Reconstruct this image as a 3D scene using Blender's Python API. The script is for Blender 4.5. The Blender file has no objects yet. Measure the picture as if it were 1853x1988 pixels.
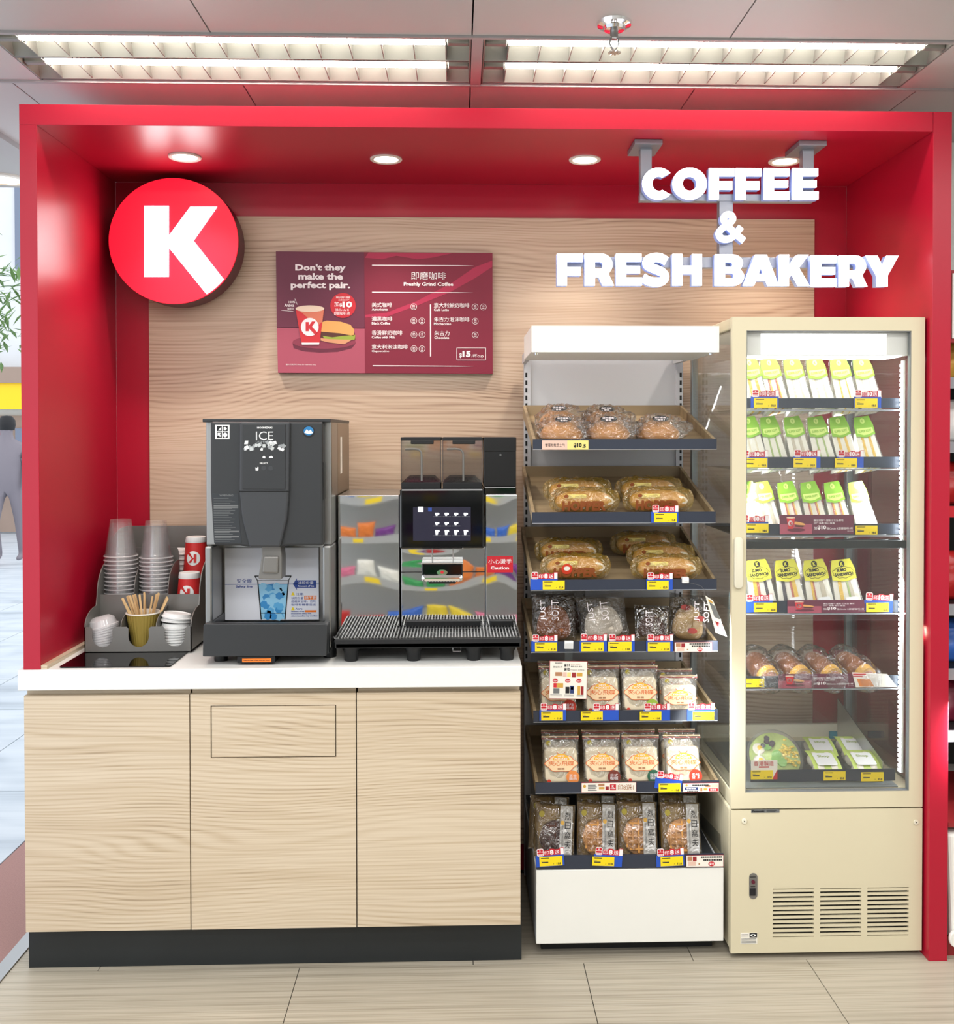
import bpy, bmesh, math, random
from mathutils import Vector, Matrix, noise
random.seed(7)
SC = bpy.context.scene
COL = SC.collection
# ---------------------------------------------------------------- camera
CAM = Vector((1.268, -2.8736, 1.5905)); F = 1897.66; PX, PY = 944.42, 866.33; IW, IH = 1853, 1988
yaw, pit, rol = 0.0284, 0.0145, -0.001
_cy, _sy, _cp, _sp, _cr, _sr = math.cos(yaw), math.sin(yaw), math.cos(pit), math.sin(pit), math.cos(rol), math.sin(rol)
_x = Vector((_cy, -_sy, 0)); _y = Vector((_sy, _cy, 0)); _z = Vector((0, 0, 1))
FWD = _cp*_y - _sp*_z; _z2 = _sp*_y + _cp*_z
RGT = _cr*_x + _sr*_z2; UP = -_sr*_x + _cr*_z2
cd = bpy.data.cameras.new('camera'); cam = bpy.data.objects.new('camera', cd); COL.objects.link(cam)
cam.matrix_world = Matrix(((RGT.x, UP.x, -FWD.x, CAM.x), (RGT.y, UP.y, -FWD.y, CAM.y), (RGT.z, UP.z, -FWD.z, CAM.z), (0, 0, 0, 1)))
cd.sensor_fit = 'VERTICAL'; cd.sensor_height = 36; cd.lens = F*36/IH
cd.shift_x = (IW/2 - PX)/IH; cd.shift_y = -(IH/2 - PY)/IH
cd.clip_start = 0.05
SC.camera = cam
def at(px, py, Y):
    """point on the plane y = Y seen at a pixel of the photograph"""
    d = FWD + RGT*((px-PX)/F) + UP*((PY-py)/F)
    return CAM + d*((Y-CAM.y)/d.y)
def atz(px, py, Zv):
    d = FWD + RGT*((px-PX)/F) + UP*((PY-py)/F)
    return CAM + d*((Zv-CAM.z)/d.z)
def rect(x0, y0, x1, y1, Y):
    a = at(x0, y0, Y); b = at(x1, y1, Y); c = at(x0, y1, Y); d = at(x1, y0, Y)
    return (a.x+c.x)/2, (b.x+d.x)/2, (b.z+c.z)/2, (a.z+d.z)/2      # X0 X1 Z0 Z1
def ppm(Y): return F/(Y-CAM.y)
# ---------------------------------------------------------------- world, exposure, large lights
SC.view_settings.view_transform = 'Standard'; SC.view_settings.look = 'None'
SC.view_settings.gamma = 1.0; SC.view_settings.use_curve_mapping = False
SC.view_settings.exposure = 0.16
SC.cycles.transparent_max_bounces = 40
SC.cycles.max_bounces = 4; SC.cycles.diffuse_bounces = 2; SC.cycles.glossy_bounces = 2; SC.cycles.transmission_bounces = 2
w = bpy.data.worlds.new('world'); SC.world = w; w.use_nodes = True
w.node_tree.nodes['Background'].inputs[0].default_value = (0.92, 0.96, 1.0, 1)
w.node_tree.nodes['Background'].inputs[1].default_value = 1.75
CEIL = 2.66
def area(name, loc, rot, sx, sy, power, col=(1, .97, .92)):
    l = bpy.data.lights.new(name, 'AREA'); l.shape = 'RECTANGLE'; l.size = sx; l.size_y = sy; l.energy = power; l.color = col
    o = bpy.data.objects.new(name, l); COL.objects.link(o); o.location = loc; o.rotation_euler = rot
    return o
# the shop's other fluorescent rows, over the aisle behind the camera
for yy in (-1.25, -2.5, -3.7):
    for xx in (0.1, 1.4, 2.7, 4.0):
        area('aisle_light', (xx, yy, CEIL-0.012), (0, 0, 0), 1.2, 0.28, 12.5, (1, .99, .97))
# the two tube fixtures in view and the niche downlights
DOWN_W = 5
# ---------------------------------------------------------------- helpers
def link(o): COL.objects.link(o); return o
def W(o):
    m = o.matrix_parent_inverse @ o.matrix_basis
    return W(o.parent) @ m if o.parent else o.matrix_basis.copy()
class MB:
    def __init__(s): s.v = []; s.f = []
    def add(s, vs, fs, M=None):
        n = len(s.v)
        s.v += [tuple(M @ Vector(p)) if M else tuple(p) for p in vs]
        s.f += [tuple(i+n for i in f) for f in fs]; return s
    def box(s, x0, x1, y0, y1, z0, z1, M=None):
        v = [(x, y, z) for z in (z0, z1) for y in (y0, y1) for x in (x0, x1)]
        return s.add(v, [(0, 2, 3, 1), (4, 5, 7, 6), (0, 1, 5, 4), (2, 6, 7, 3), (0, 4, 6, 2), (1, 3, 7, 5)], M)
    def hexa(s, p, M=None):   # eight corners in box order
        return s.add(p, [(0, 2, 3, 1), (4, 5, 7, 6), (0, 1, 5, 4), (2, 6, 7, 3), (0, 4, 6, 2), (1, 3, 7, 5)], M)
    def prism(s, pts, a, b, ax='y', M=None):
        """polygon (u, v) pushed from a to b along an axis; u, v are the other two axes in order"""
        def P(u, v, t): return {'y': (u, t, v), 'x': (t, u, v), 'z': (u, v, t)}[ax]
        n = len(pts)
        v = [P(u, q, a) for u, q in pts] + [P(u, q, b) for u, q in pts]
        f = [tuple(range(n)), tuple(range(2*n-1, n-1, -1))] + [(i, i+n, (i+1) % n + n, (i+1) % n) for i in range(n)]
        return s.add(v, f, M)
    def lathe(s, prof, c=(0, 0, 0), n=24, M=None, caps=True):
        v = []; f = []; m = len(prof)
        for r, z in prof:
            for i in range(n):
                a = 2*math.pi*i/n; v.append((c[0]+r*math.cos(a), c[1]+r*math.sin(a), c[2]+z))
        for j in range(m-1):
            for i in range(n): f.append((j*n+i, j*n+(i+1) % n, (j+1)*n+(i+1) % n, (j+1)*n+i))
        if caps: f += [tuple(range(n-1, -1, -1)), tuple(range((m-1)*n, m*n))]
        return s.add(v, f, M)
    def tube(s, pts, r, n=8, M=None):
        pts = [Vector(p) for p in pts]; v = []; f = []
        for k, p in enumerate(pts):
            t = (pts[min(k+1, len(pts)-1)] - pts[max(k-1, 0)]).normalized()
            u = t.cross(Vector((0.13, 0.21, 1))).normalized() if abs(t.z) < .95 else t.cross(Vector((1, 0.1, 0))).normalized()
            q = t.cross(u)
            for i in range(n):
                a = 2*math.pi*i/n; v.append(p + u*r*math.cos(a) + q*r*math.sin(a))
        for k in range(len(pts)-1):
            for i in range(n): f.append((k*n+i, k*n+(i+1) % n, (k+1)*n+(i+1) % n, (k+1)*n+i))
        f += [tuple(range(n-1, -1, -1)), tuple(range((len(pts)-1)*n, len(pts)*n))]
        return s.add(v, f, M)
    def grid(s, fn, nu, nv, M=None):
        v = [fn(i/nu, j/nv) for j in range(nv+1) for i in range(nu+1)]
        f = [(j*(nu+1)+i, j*(nu+1)+i+1, (j+1)*(nu+1)+i+1, (j+1)*(nu+1)+i) for j in range(nv) for i in range(nu)]
        return s.add(v, f, M)
    def mesh(s, name, bevel=0, smooth=False, seg=2):
        me = bpy.data.meshes.new(name); me.from_pydata(s.v, [], s.f); me.validate()
        bm = bmesh.new(); bm.from_mesh(me)
        if smooth == 'weld': bmesh.ops.remove_doubles(bm, verts=bm.verts, dist=1e-5)
        bmesh.ops.recalc_face_normals(bm, faces=bm.faces)
        if bevel:
            ed = [e for e in bm.edges if len(e.link_faces) == 2 and e.calc_face_angle(0) > .6]
            bmesh.ops.bevel(bm, geom=ed, offset=bevel, segments=seg, profile=.5, affect='EDGES', clamp_overlap=True)
        bm.to_mesh(me); bm.free()
        if smooth:
            me.polygons.foreach_set('use_smooth', [True]*len(me.polygons)); me.update()
            try: me.set_sharp_from_angle(angle=.7)
            except Exception: pass
        return me
    def build(s, name, mat, parent=None, bevel=0, smooth=False, seg=2, local=False):
        return put(name, s.mesh(name, bevel, smooth, seg), mat, parent, local)
def put(name, me, mat, parent=None, local=False, loc=(0, 0, 0), rot=None):
    """link a mesh as one object; local=False: its points are world points, whatever its parent"""
    if mat is not None and not me.materials: me.materials.append(M[mat] if isinstance(mat, str) else mat)
    o = link(bpy.data.objects.new(name, me))
    o.location = loc
    if rot: o.rotation_euler = rot
    if parent is not None:
        o.parent = parent
        if not local: o.matrix_parent_inverse = W(parent).inverted()
    return o
def tag(o, label, cat, group=None):
    o['label'] = label; o['category'] = cat
    if group: o['group'] = group
    return o
def thing(name, label, cat, loc=(0, 0, 0), rot=(0, 0, 0), group=None):
    o = link(bpy.data.objects.new(name, None)); o.location = loc; o.rotation_euler = rot; o.empty_display_size = .05
    return tag(o, label, cat, group)
def struct(o): o['kind'] = 'structure'; return o
def sroot(name, loc=(0, 0, 0)):
    o = link(bpy.data.objects.new(name, None)); o.location = loc; o.empty_display_size = .05; o['kind'] = 'structure'; return o
def dup(root, loc=None, rot=None, label=None, group=None):
    r = link(root.copy())
    if loc is not None: r.location = loc
    if rot is not None: r.rotation_euler = rot
    if label: r['label'] = label
    if group: r['group'] = group
    for ch in list(root.children):
        c = link(ch.copy()); c.parent = r; c.matrix_parent_inverse = ch.matrix_parent_inverse.copy()
        for g in ch.children:
            d = link(g.copy()); d.parent = c; d.matrix_parent_inverse = g.matrix_parent_inverse.copy()
    return r
_tc = {}
def tmesh(body, bold=0.0, ext=0.0, res=2):
    """flat lettering as a mesh in x-z, facing -y, origin at its lower left corner; returns mesh data, width, height"""
    if any(ord(ch) > 0x2e80 for ch in body): bold = min(bold, .004)      # dense characters keep their open strokes
    k = (body, bold, ext, res)
    if k not in _tc:
        c = bpy.data.curves.new('lettering', 'FONT'); c.body = body; c.offset = bold; c.extrude = ext; c.resolution_u = res; c.space_line = .95
        o = link(bpy.data.objects.new('lettering', c)); bpy.context.view_layer.update()
        me = bpy.data.meshes.new_from_object(o.evaluated_get(bpy.context.evaluated_depsgraph_get()))
        bpy.data.objects.remove(o); bpy.data.curves.remove(c)
        me.transform(Matrix(((1, 0, 0, 0), (0, 0, -1, 0), (0, 1, 0, 0), (0, 0, 0, 1))))
        xs = [v.co.x for v in me.vertices]; zs = [v.co.z for v in me.vertices]
        me.transform(Matrix.Translation((-min(xs), 0, -min(zs))))
        _tc[k] = (me, max(xs)-min(xs), max(zs)-min(zs))
    return _tc[k]
def tbox(body, mat, parent, x0, x1, z0, z1, y, bold=0.0, name='lettering', keep=False, rot180=False, shear=0):
    """lettering filling a box of the parent's local x-z plane at depth y"""
    me, tw, th = tmesh(body, bold); me = me.copy(); me.materials.clear()
    sx = (x1-x0)/tw; sz = (z1-z0)/th
    if keep:
        s_ = min(sx, sz); x0 += ((x1-x0)-tw*s_)/2; sx = sz = s_
    me.transform(Matrix.Diagonal((sx, 1, sz, 1)))
    if rot180: me.transform(Matrix.Translation((tw*sx, 0, th*sz)) @ Matrix.Diagonal((-1, 1, -1, 1)))
    return put(name, me, mat, parent, local=True, loc=(x0, y, z0))
def tpx(body, mat, parent, x0, y0, x1, y1, Y, bold=0.0, name='lettering'):
    """lettering filling a pixel box on the world plane y = Y"""
    X0, X1, Z0, Z1 = rect(x0, y0, x1, y1, Y)
    me, tw, th = tmesh(body, bold); me = me.copy(); me.materials.clear()
    me.transform(Matrix.Translation((X0, Y, Z0)) @ Matrix.Diagonal(((X1-X0)/tw, 1, (Z1-Z0)/th, 1)))
    return put(name, me, mat, parent)
def bpx(name, mat, parent, x0, y0, x1, y1, Yf, Yb, bevel=0, smooth=False):
    """box whose front face fills a pixel box on y = Yf"""
    X0, X1, Z0, Z1 = rect(x0, y0, x1, y1, Yf)
    return MB().box(X0, X1, Yf, Yb, Z0, Z1).build(name, mat, parent, bevel, smooth)
def ppx(name, mat, parent, pts, Yf, Yb, bevel=0):
    q = [at(x, y, Yf) for x, y in pts]
    return MB().prism([(p.x, p.z) for p in q], Yf, Yb).build(name, mat, parent, bevel)
def disc(cx, cz, r, n=24, rz=None):
    return [(cx+r*math.cos(2*math.pi*i/n), cz+(rz or r)*math.sin(2*math.pi*i/n)) for i in range(n)]
def rrect(x0, x1, z0, z1, r, n=4):
    p = []
    for cx, cz, a0 in ((x1-r, z1-r, 0), (x0+r, z1-r, 90), (x0+r, z0+r, 180), (x1-r, z0+r, 270)):
        for i in range(n+1):
            a = math.radians(a0+90*i/n); p.append((cx+r*math.cos(a), cz+r*math.sin(a)))
    return p
def bars(mt, parent, x0, x1, z0, z1, y, n=5, name='text_line'):
    """print too small to read in the photograph: a row of little blocks"""
    m = MB(); p = (x1-x0)/n
    for i in range(n): m.box(x0+p*i, x0+p*(i+.8), y, y+.0002, z0, z1)
    return m.build(name, mt, parent, local=True)
# ---------------------------------------------------------------- materials
M = {}
def s2l(c): return tuple(((x/255+.055)/1.055)**2.4 if x/255 > .04045 else x/255/12.92 for x in c) + (1,)
def mat(name, rgb, rough=.5, metal=0, spec=.5, emit=None, es=0, coat=0, trans=0, ior=1.45, nz=0.0, nscale=8, bump=0):
    m = bpy.data.materials.new(name); m.use_nodes = True; nt = m.node_tree; b = nt.nodes['Principled BSDF']
    b.inputs['Base Color'].default_value = s2l(rgb); b.inputs['Roughness'].default_value = rough; b.inputs['Metallic'].default_value = metal
    b.inputs['Specular IOR Level'].default_value = spec; b.inputs['Coat Weight'].default_value = coat
    b.inputs['Transmission Weight'].default_value = trans; b.inputs['IOR'].default_value = ior
    if emit: b.inputs['Emission Color'].default_value = s2l(emit); b.inputs['Emission Strength'].default_value = es
    if nz or bump:
        tc = nt.nodes.new('ShaderNodeTexCoord'); n = nt.nodes.new('ShaderNodeTexNoise'); n.inputs['Scale'].default_value = nscale; n.inputs['Detail'].default_value = 4
        nt.links.new(tc.outputs['Object'], n.inputs['Vector'])
        if nz:
            mx = nt.nodes.new('ShaderNodeMix'); mx.data_type = 'RGBA'
            c = s2l(rgb); mx.inputs['A'].default_value = tuple(v*(1-nz) for v in c[:3])+(1,); mx.inputs['B'].default_value = tuple(min(1, v*(1+nz)) for v in c[:3])+(1,)
            nt.links.new(n.outputs['Fac'], mx.inputs['Factor']); nt.links.new(mx.outputs['Result'], b.inputs['Base Color'])
        if bump:
            bp = nt.nodes.new('ShaderNodeBump'); bp.inputs['Strength'].default_value = bump; bp.inputs['Distance'].default_value = .01
            nt.links.new(n.outputs['Fac'], bp.inputs['Height']); nt.links.new(bp.outputs['Normal'], b.inputs['Normal'])
    M[name] = m; return m
def film(name, rgb=(255, 255, 255), gloss=.12, tint=0.0, rough=.12, bump=.6, bscale=40, fres=.55):
    """thin clear plastic: see-through with a crinkled gloss"""
    m = bpy.data.materials.new(name); m.use_nodes = True; nt = m.node_tree; nt.nodes.clear()
    out = nt.nodes.new('ShaderNodeOutputMaterial'); tr = nt.nodes.new('ShaderNodeBsdfTransparent'); gl = nt.nodes.new('ShaderNodeBsdfGlossy'); df = nt.nodes.new('ShaderNodeBsdfDiffuse')
    m1 = nt.nodes.new('ShaderNodeMixShader'); m2 = nt.nodes.new('ShaderNodeMixShader'); lw = nt.nodes.new('ShaderNodeLayerWeight'); lw.inputs['Blend'].default_value = .35
    df.inputs['Color'].default_value = s2l(rgb); gl.inputs['Roughness'].default_value = rough
    m1.inputs['Fac'].default_value = tint
    ma = nt.nodes.new('ShaderNodeMath'); ma.operation = 'MULTIPLY_ADD'; ma.inputs[1].default_value = fres; ma.inputs[2].default_value = gloss
    L = nt.links.new
    L(tr.outputs[0], m1.inputs[1]); L(df.outputs[0], m1.inputs[2]); L(m1.outputs[0], m2.inputs[1]); L(gl.outputs[0], m2.inputs[2])
    L(lw.outputs['Fresnel'], ma.inputs[0]); L(ma.outputs[0], m2.inputs['Fac']); L(m2.outputs[0], out.inputs[0])
    if bump:
        tc = nt.nodes.new('ShaderNodeTexCoord'); n = nt.nodes.new('ShaderNodeTexNoise'); n.inputs['Scale'].default_value = bscale; n.inputs['Detail'].default_value = 2
        n.inputs['Distortion'].default_value = 1.0
        b = nt.nodes.new('ShaderNodeBump'); b.inputs['Strength'].default_value = bump; b.inputs['Distance'].default_value = .02
        L(tc.outputs['Object'], n.inputs['Vector']); L(n.outputs['Fac'], b.inputs['Height']); L(b.outputs['Normal'], gl.inputs['Normal'])
    M[name] = m; return m
def streak(name, c1, c2, c3, lines=70, amp=20, sx=.75, sz=3.6, rough=.45, ax='z', fine=.58, coarse=.22, spec=.4):
    """oak or vein-cut stone: grain lines run along x and stack along ax, bent by a slow noise into arches"""
    m = bpy.data.materials.new(name); m.use_nodes = True; nt = m.node_tree; b = nt.nodes['Principled BSDF']; L = nt.links.new
    b.inputs['Roughness'].default_value = rough; b.inputs['Specular IOR Level'].default_value = spec
    g = nt.nodes.new('ShaderNodeNewGeometry'); sep = nt.nodes.new('ShaderNodeSeparateXYZ'); L(g.outputs['Position'], sep.inputs[0])
    def mp(sc):
        q = nt.nodes.new('ShaderNodeVectorMath'); q.operation = 'MULTIPLY'; q.inputs[1].default_value = sc; L(g.outputs['Position'], q.inputs[0]); return q
    def ns(vec, det, dist=0):
        n = nt.nodes.new('ShaderNodeTexNoise'); n.inputs['Scale'].default_value = 1; n.inputs['Detail'].default_value = det; n.inputs['Distortion'].default_value = dist
        L(vec.outputs[0], n.inputs['Vector']); return n
    def vec(a, c): return (a, .9, c) if ax == 'z' else (a, c, .9)
    def mth(op, p, q, r=None):
        x = nt.nodes.new('ShaderNodeMath'); x.operation = op
        for i, v in enumerate((p, q, r)):
            if v is None: continue
            if isinstance(v, (int, float)): x.inputs[i].default_value = v
            else: L(v, x.inputs[i])
        return x.outputs[0]
    n1 = ns(mp(vec(sx, sz)), 1.5, .2).outputs['Fac']; axis = sep.outputs['Z' if ax == 'z' else 'Y']
    ph = mth('MULTIPLY_ADD', axis, lines*6.28, mth('MULTIPLY', n1, amp*6.28))
    ring = mth('POWER', mth('MULTIPLY_ADD', mth('SINE', ph, None), .5, .5), 1.8)
    n2 = ns(mp(vec(2.0, 240)), 2.5, .1).outputs['Fac']; n3 = ns(mp(vec(.5, 6)), 3).outputs['Fac']; n4 = ns(mp(vec(1.6, 5)), 2).outputs['Fac']
    ring = mth('MULTIPLY', ring, mth('MULTIPLY_ADD', n4, 1.6, -.25))
    tot = mth('ADD', mth('ADD', mth('MULTIPLY', ring, -coarse), mth('MULTIPLY', n2, fine)), mth('MULTIPLY_ADD', n3, 1-fine, .10))
    cr = nt.nodes.new('ShaderNodeValToRGB'); e = cr.color_ramp.elements
    e[0].position = .26; e[0].color = s2l(c1); e[1].position = .66; e[1].color = s2l(c3)
    k = e.new(.46); k.color = s2l(c2)
    L(tot, cr.inputs[0]); L(cr.outputs[0], b.inputs['Base Color'])
    M[name] = m; return m
def brushed(name, rgb, rough=.3):
    m = mat(name, rgb, rough, 1.0, bump=.04, nscale=60); return m
streak('oak', (140, 120, 96), (198, 178, 150), (216, 200, 176))
streak('oak_wall', (136, 108, 88), (190, 162, 138), (208, 184, 160))
streak('tray_oak', (120, 102, 78), (148, 128, 98), (164, 144, 112), lines=18, amp=2, ax='y')
streak('floor_stone', (112, 104, 90), (158, 149, 132), (184, 175, 158), lines=30, amp=2.0, sx=.6, sz=6, ax='y', fine=.66, coarse=.14, rough=.38)
streak('street_stone', (150, 160, 170), (178, 188, 198), (196, 204, 212), lines=3, amp=3, sx=2, sz=2, ax='y', fine=.3, coarse=.2)
mat('red', (176, 18, 46), .32, nz=.05, nscale=3)
mat('red_edge', (196, 20, 44), .38)
mat('granite', (150, 110, 104), .5, nz=.35, nscale=220)
mat('white_lam', (236, 236, 232), .35, nz=.02, nscale=30)
mat('quartz', (236, 236, 232), .25, nz=.03, nscale=90)
mat('ceil', (196, 190, 188), .45)
mat('tbar', (170, 165, 165), .4)
mat('louvre', (128, 127, 122), .3, .0)
mat('black', (16, 17, 19), .35); mat('matt_black', (22, 23, 25), .6); mat('gloss_black', (6, 7, 9), .06)
mat('plinth', (34, 38, 40), .35, nz=.2, nscale=5)
mat('dark', (10, 10, 10), .8)
mat('charcoal', (46, 48, 50), .42); mat('charcoal_lt', (58, 60, 63), .4)
mat('grey_tray', (122, 120, 116), .38, .35); mat('steel', (190, 190, 190), .28, 1.0); mat('brushed', (150, 150, 148), .33, 1.0)
mat('mirror', (225, 225, 225), .03, 1.0); mat('chrome', (235, 235, 235), .08, 1.0)
mat('sign_metal', (150, 152, 160), .4, .6)
mat('rack_grey', (196, 198, 202), .4); mat('rack_white', (236, 235, 228), .4, nz=.015, nscale=12); mat('slot', (14, 14, 16), .7)
mat('lip', (48, 54, 68), .35); mat('lip_edge', (150, 152, 158), .35)
mat('cream', (216, 206, 176), .38); mat('cream_lt', (224, 218, 196), .38); mat('gasket', (120, 122, 122), .5)
mat('white', (240, 240, 238), .5); mat('paper', (238, 232, 220), .6); mat('ink', (22, 22, 26), .6); mat('print_w', (246, 236, 236), .5)
mat('blue_card', (38, 82, 186), .45); mat('yellow_card', (244, 214, 24), .5); mat('promo_red', (196, 30, 44), .45)
mat('em_white', (255, 255, 255), .5, emit=(255, 255, 255), es=6.0)
mat('em_letter', (255, 255, 255), .5, emit=(246, 248, 255), es=5.0)
mat('em_side', (150, 165, 215), .5, emit=(150, 170, 240), es=.10)
mat('em_k', (255, 255, 255), .5, emit=(255, 255, 255), es=7.0)
mat('em_red', (235, 20, 45), .4, emit=(255, 14, 44), es=1.0)
mat('k_side', (90, 24, 44), .4)
mat('em_tube', (255, 255, 255), .5, emit=(255, 248, 234), es=36)
mat('em_down', (255, 255, 255), .5, emit=(255, 240, 215), es=6)
mat('em_led', (255, 255, 255), .5, emit=(240, 250, 255), es=20)
mat('em_box', (255, 255, 255), .5, emit=(250, 252, 255), es=1.6)
mat('lamp_ring', (225, 215, 205), .4)
for k_ in ('em_led', 'em_side', 'em_down'): M[k_].cycles.emission_sampling = 'NONE'     # their lamps do the lighting
film('glass', (200, 225, 220), gloss=.012, tint=.012, rough=.02, bump=0)
film('film', (255, 255, 255), gloss=.11, tint=.03, rough=.06, bump=1.0, bscale=45)
film('film_y', (236, 190, 40), gloss=.11, tint=.16, rough=.06, bump=.9, bscale=55)
film('film_d', (44, 32, 24), gloss=.12, tint=.24, rough=.06, bump=.9, bscale=55)
film('film_w', (200, 196, 188), gloss=.12, tint=.55, rough=.2, bump=.9, bscale=50)
film('clear_cup', (255, 253, 255), gloss=.02, tint=.05, rough=.1, bump=0, fres=.25)
film('smoke', (40, 30, 28), gloss=.06, tint=.35, rough=.05, bump=0)
# ================================================================= the setting
zf = 0.0
CX0 = at(46, 1300, .0).x
# ---- floor: stone tiles laid in rows, joints read off the photograph
floor = sroot('floor')
g = MB().box(-.07, 5.2, -5.2, 1.2, -.03, -.004).build('screed', 'dark', floor)
YJ = atz(900, 1873, 0).y
def tiles(y0, y1, xs):
    for a, b in zip(xs[:-1], xs[1:]):
        MB().box(a+.0012, b-.0012, y0+.0012, y1-.0012, -.012, 0).build('tile', 'floor_stone', floor)
xa = atz(583, 1875, 0).x; xb = atz(1134, 1872, 0).x; xc = atz(1571, 1870, 0).x
tiles(YJ-.6, YJ, [-.06, xa, xb, xc, xc+.8, 5.0])
x1 = atz(919, 1870, 0).x; x2 = atz(1340, 1850, 0).x
tiles(YJ, YJ+.6, [-.06, .2, x1, x2, x2+.75, x2+1.5, 5.0])
for k in range(1, 8):
    o_ = (.35*k) % .8
    tiles(YJ-.6*(k+1), YJ-.6*k, [-.06]+[o_+.8*i+.1 for i in range(6)]+[5.0])
# threshold, granite kerb and pavement to the left, where the shop is open to the street
th = MB().box(-.105, -.06, -5.2, 1.2, -.02, .004).build('trim_threshold', 'steel'); struct(th)
kb = MB().box(-.42, -.105, -5.2, 6, -.03, 0).build('kerb_strip', 'granite'); struct(kb)
pav = sroot('pavement')
for i in range(10):
    for j in range(5):
        y0 = -2.5+i*1.0+(.3 if j % 2 else 0)
        MB().box(-.425-.6*(j+1)+.003, -.425-.6*j-.003, y0+.003, y0+.997, -.03, -.002).build('paving_stone', 'street_stone', pav)
MB().box(-9, -.42, -5, 13, -.06, -.028).build('paving_bed', 'street_stone', pav)
road = MB().box(-40, 30, 13, 60, -.2, -.05).build('road', mat('asphalt', (150, 155, 165), .8, nz=.1, nscale=3)); struct(road)
# ---- ceiling of large panels
ceil = sroot('ceiling', (0, 0, CEIL))
YA, YB = atz(900, 70, CEIL).y, atz(900, 163, CEIL).y       # the slot that holds the tube fixtures
MB().box(-.4, 5.2, -5.2, 1.3, CEIL+.14, CEIL+.17).build('ceiling_deck', 'tbar', ceil)
XM = atz(918, 40, CEIL).x; PW = atz(1420, 72, CEIL).x - atz(918, 72, CEIL).x
def cpanels(y0, y1):
    for i in range(-3, 6):
        a, b = XM+PW*i, XM+PW*(i+1)
        a2, b2 = max(a, -.4), min(b, 5.2)
        if b2 > a2: MB().box(a2+.002, b2-.002, y0+.002, y1-.002, CEIL, CEIL+.012).build('ceiling_panel', 'ceil', ceil)
cpanels(YB+.012, 1.3); cpanels(YA-.7, YA-.004)
for k in range(6): cpanels(YA-.7*(k+2), YA-.7*(k+1))
for y in (YA-.004, YB):
    MB().box(-.4, 5.2, y, y+.012, CEIL-.006, CEIL+.02).build('ceiling_rail', 'tbar', ceil)
# ---- tube fixtures: two tubes, reflector walls and cross blades
def fixture(x0, x1, label):
    t = thing('tube_light_fixture', label, 'ceiling light', ((x0+x1)/2, (YA+YB)/2, CEIL), group='recessed tube fixtures above the niche')
    dy = (YB-YA-.02)/2
    m = MB().box(x0, x1, YA+.008, YB, CEIL+.085, CEIL+.09)
    m.box(x0, x0+.004, YA+.008, YB, CEIL, CEIL+.09).box(x1-.004, x1, YA+.008, YB, CEIL, CEIL+.09).build('housing', 'louvre', t)
    for r in range(2):
        ya = YA+.012+dy*r; yt = ya+dy*.34; yb = ya+dy-.004
        MB().tube([(x0+.07, yt, CEIL+.016), (x1-.07, yt, CEIL+.016)], .012, 12).build('tube', 'em_tube', t, smooth=True)
        for q in (x0+.035, x1-.035): MB().box(q-.03, q+.03, yt-.012, yt+.012, CEIL+.004, CEIL+.03).build('tube_holder', 'louvre', t, .003)
        MB().hexa([(x0, yb-.004, CEIL), (x1, yb-.004, CEIL), (x0, yb, CEIL), (x1, yb, CEIL),
                   (x0, yb-.045, CEIL+.08), (x1, yb-.045, CEIL+.08), (x0, yb-.041, CEIL+.08), (x1, yb-.041, CEIL+.08)]).build('reflector', 'louvre', t)
        MB().hexa([(x0, ya, CEIL), (x1, ya, CEIL), (x0, ya+.003, CEIL), (x1, ya+.003, CEIL),
                   (x0, ya+.02, CEIL+.08), (x1, ya+.02, CEIL+.08), (x0, ya+.023, CEIL+.08), (x1, ya+.023, CEIL+.08)]).build('reflector', 'louvre', t)
        n = 14
        bl = MB().prism([(ya+.003, CEIL+.002), (yb-.004, CEIL+.002), (yb-.026, CEIL+.045), (yt+.030, CEIL+.020), (yt+.022, CEIL+.003), (ya+.012, CEIL+.003)], -.0012, .0012, 'x').mesh('louvre_blade')
        for i in range(n):
            put('louvre_blade', bl, 'louvre', t, loc=(x0+.07+(x1-x0-.14)*i/(n-1), 0, 0))
    return t
xm0 = atz(914, 110, CEIL).x; xm1 = atz(938, 110, CEIL).x; LF = 1.30
fixture(xm0-LF, xm0, 'recessed twin tube light with louvre blades, beside the street opening')
fixture(xm1, xm1+LF, 'recessed twin tube light with louvre blades, over the bakery sign')
for a_, b_ in ((-.4, xm0-LF-.002), (xm1+LF+.002, 5.2)): MB().box(a_, b_, YA+.01, YB-.002, CEIL, CEIL+.012).build('ceiling_panel', 'ceil', ceil)
MB().box(xm0+.002, xm1-.002, YA, YB, CEIL-.004, CEIL+.03).build('ceiling_rail', 'tbar', ceil)
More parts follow.
